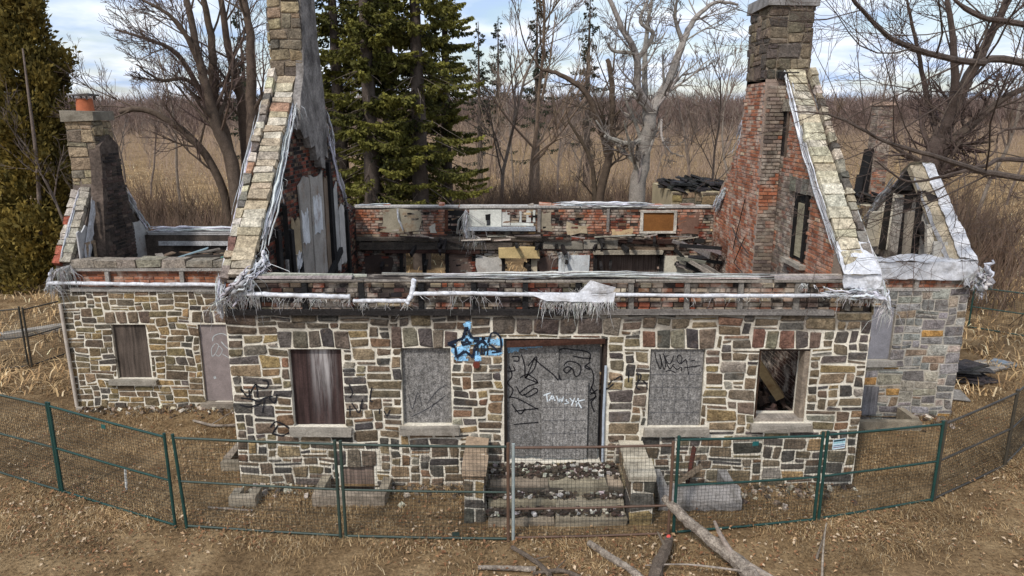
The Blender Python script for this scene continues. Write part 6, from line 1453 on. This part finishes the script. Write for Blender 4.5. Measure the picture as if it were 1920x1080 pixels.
m.build('fallen_chips', M['stone'], None, label='small chips of stone and mortar along the foot of the walls', cat='rubble', kind='stuff')
# ------------------------------------------------------------------ dead grass and leaves
def inhouse(x, y, pad=.0):
    a = (x > X0 - pad) & (x < X1 + pad) & (y > YF - pad) & (y < YB + pad)
    a |= (x > LX0 - pad) & (x < X0) & (y > LYF - pad) & (y < LYB + pad)
    a |= (x > X1) & (x < RX1 + pad) & (y > RYF - pad) & (y < RYB + pad)
    a |= (x > -.85) & (x < 2.36) & (y > 10.35) & (y < YF)
    for w in WELLS: a |= (x > w[0] - .03) & (x < w[1] + .03) & (y > w[2] - .03) & (y < w[3] + .03)
    return a
def grass(n, xr, yr_, h, w, seed, name, label, fan=None, pale=1.0):
    g_ = np.random.default_rng(seed); y = yr_[0] + (yr_[1] - yr_[0]) * g_.random(n) ** (1.0 if fan is None else fan); x = g_.uniform(-1, 1, n) * (xr[0] + (y - yr_[0]) * xr[1])
    k = ~inhouse(x, y); x, y = x[k], y[k]; n = len(x)
    den = np.array([noise.noise(Vector((a * .45, b * .6, seed + 8.))) + .5 * noise.noise(Vector((a * 1.6, b * 1.6, seed + 5.))) for a, b in zip(x, y)]); k = g_.random(n) < np.clip(.62 + den * 1.3, .06, 1); x, y = x[k], y[k]; n = len(x)
    cl = np.array([noise.noise(Vector((a * .9, b * .9, seed))) for a, b in zip(x, y)]); cf = np.array([noise.noise(Vector((a * 3.1, b * 3.1, seed + 3))) for a, b in zip(x, y)])
    hh = h * g_.uniform(.35, 1.1, n) * (1 + .9 * np.clip(cl + cf * .6, -.6, 1)); a = g_.uniform(0, 6.283, n) * .6 + cl * 3 + cf * 2; le = g_.uniform(.8, 2.6, n) * hh
    wd = w * g_.uniform(.6, 1.4, n); dx_, dy_ = np.cos(a), np.sin(a); px_, py_ = -dy_ * wd, dx_ * wd; B = np.stack([x, y, np.zeros(n)], 1); Pp = np.stack([px_, py_, np.zeros(n)], 1); D = np.stack([dx_, dy_, np.zeros(n)], 1); Z = np.array((0, 0, 1.))
    m1 = B + D * (le * .35)[:, None] + Z * (hh * .7)[:, None]; tp = B + D * le[:, None] + Z * (hh * g_.uniform(.45, 1.0, n))[:, None]
    V = np.stack([B - Pp, B + Pp, m1 + Pp * .8, m1 - Pp * .8, tp], 1).reshape(-1, 3); o_ = np.arange(n)[:, None] * 5
    pal = np.array([S(172, 146, 107), S(148, 121, 86), S(118, 94, 66), S(186, 167, 134), S(92, 75, 57)]); C = pal[g_.choice(5, n, p=[.28, .28, .2, .1, .14])] * g_.uniform(.8, 1.15, (n, 1)) * (1 + .55 * np.clip(cl + .5 * cf, -.9, .8))[:, None]
    C = np.clip(C * pale, 0, .8)
    mb = MB(); mb.add(V, o_ + np.array([0, 1, 2, 3]), C); mb.T.append(o_ + np.array([3, 2, 4])); mb.TC.append(C)
    return mb.build(name, M['blade'], None, label=label, cat='grass', kind='stuff')
grass(300000, (9.5, .82), (8.2, 17), .06, .0042, 601, 'dry_grass', 'matted straw-coloured dead grass around the house')
grass(120000, (18, .8), (16, 110), .26, .016, 602, 'meadow_grass', 'pale dead grass of the meadow behind the house', 1.3, 1.4)
g_ = np.random.default_rng(603); n = 16000
y = g_.uniform(8.4, 15.5, n); x = g_.uniform(-1, 1, n) * (y * .82); dn = np.array([noise.noise(Vector((a * .5, b * .5, 9.))) for a, b in zip(x, y)]); k = ~inhouse(x, y, -.02) & (g_.random(n) < .3 + dn * 1.1 + .35 * np.exp(-((y - 10.2) / .5) ** 2)); x, y = x[k], y[k]; n = len(x)
a = g_.uniform(0, 6.28, n); s_ = g_.uniform(.014, .042, n); z = g_.uniform(.02, .08, n); U = np.stack([np.cos(a), np.sin(a), g_.uniform(-.5, .5, n)], 1) * s_[:, None]; W = np.stack([-np.sin(a), np.cos(a), g_.uniform(-.5, .5, n)], 1) * (s_ * .6)[:, None]; B = np.stack([x, y, z], 1)
V = np.stack([B - U, B + W, B + U, B - W], 1); V[:, 1:4:2, 2] += .012
pal = np.array([S(150, 112, 80), S(172, 142, 108), S(120, 88, 64), S(190, 168, 140), S(130, 92, 64)]); C = pal[g_.choice(5, n)] * g_.uniform(.8, 1.2, (n, 1))
mb = MB(); mb.add(V.reshape(-1, 3), np.arange(n * 4).reshape(-1, 4), C); mb.build('leaf_litter', M['leaf'], None, label='scattered brown fallen leaves on the dead grass', cat='leaves', kind='stuff')
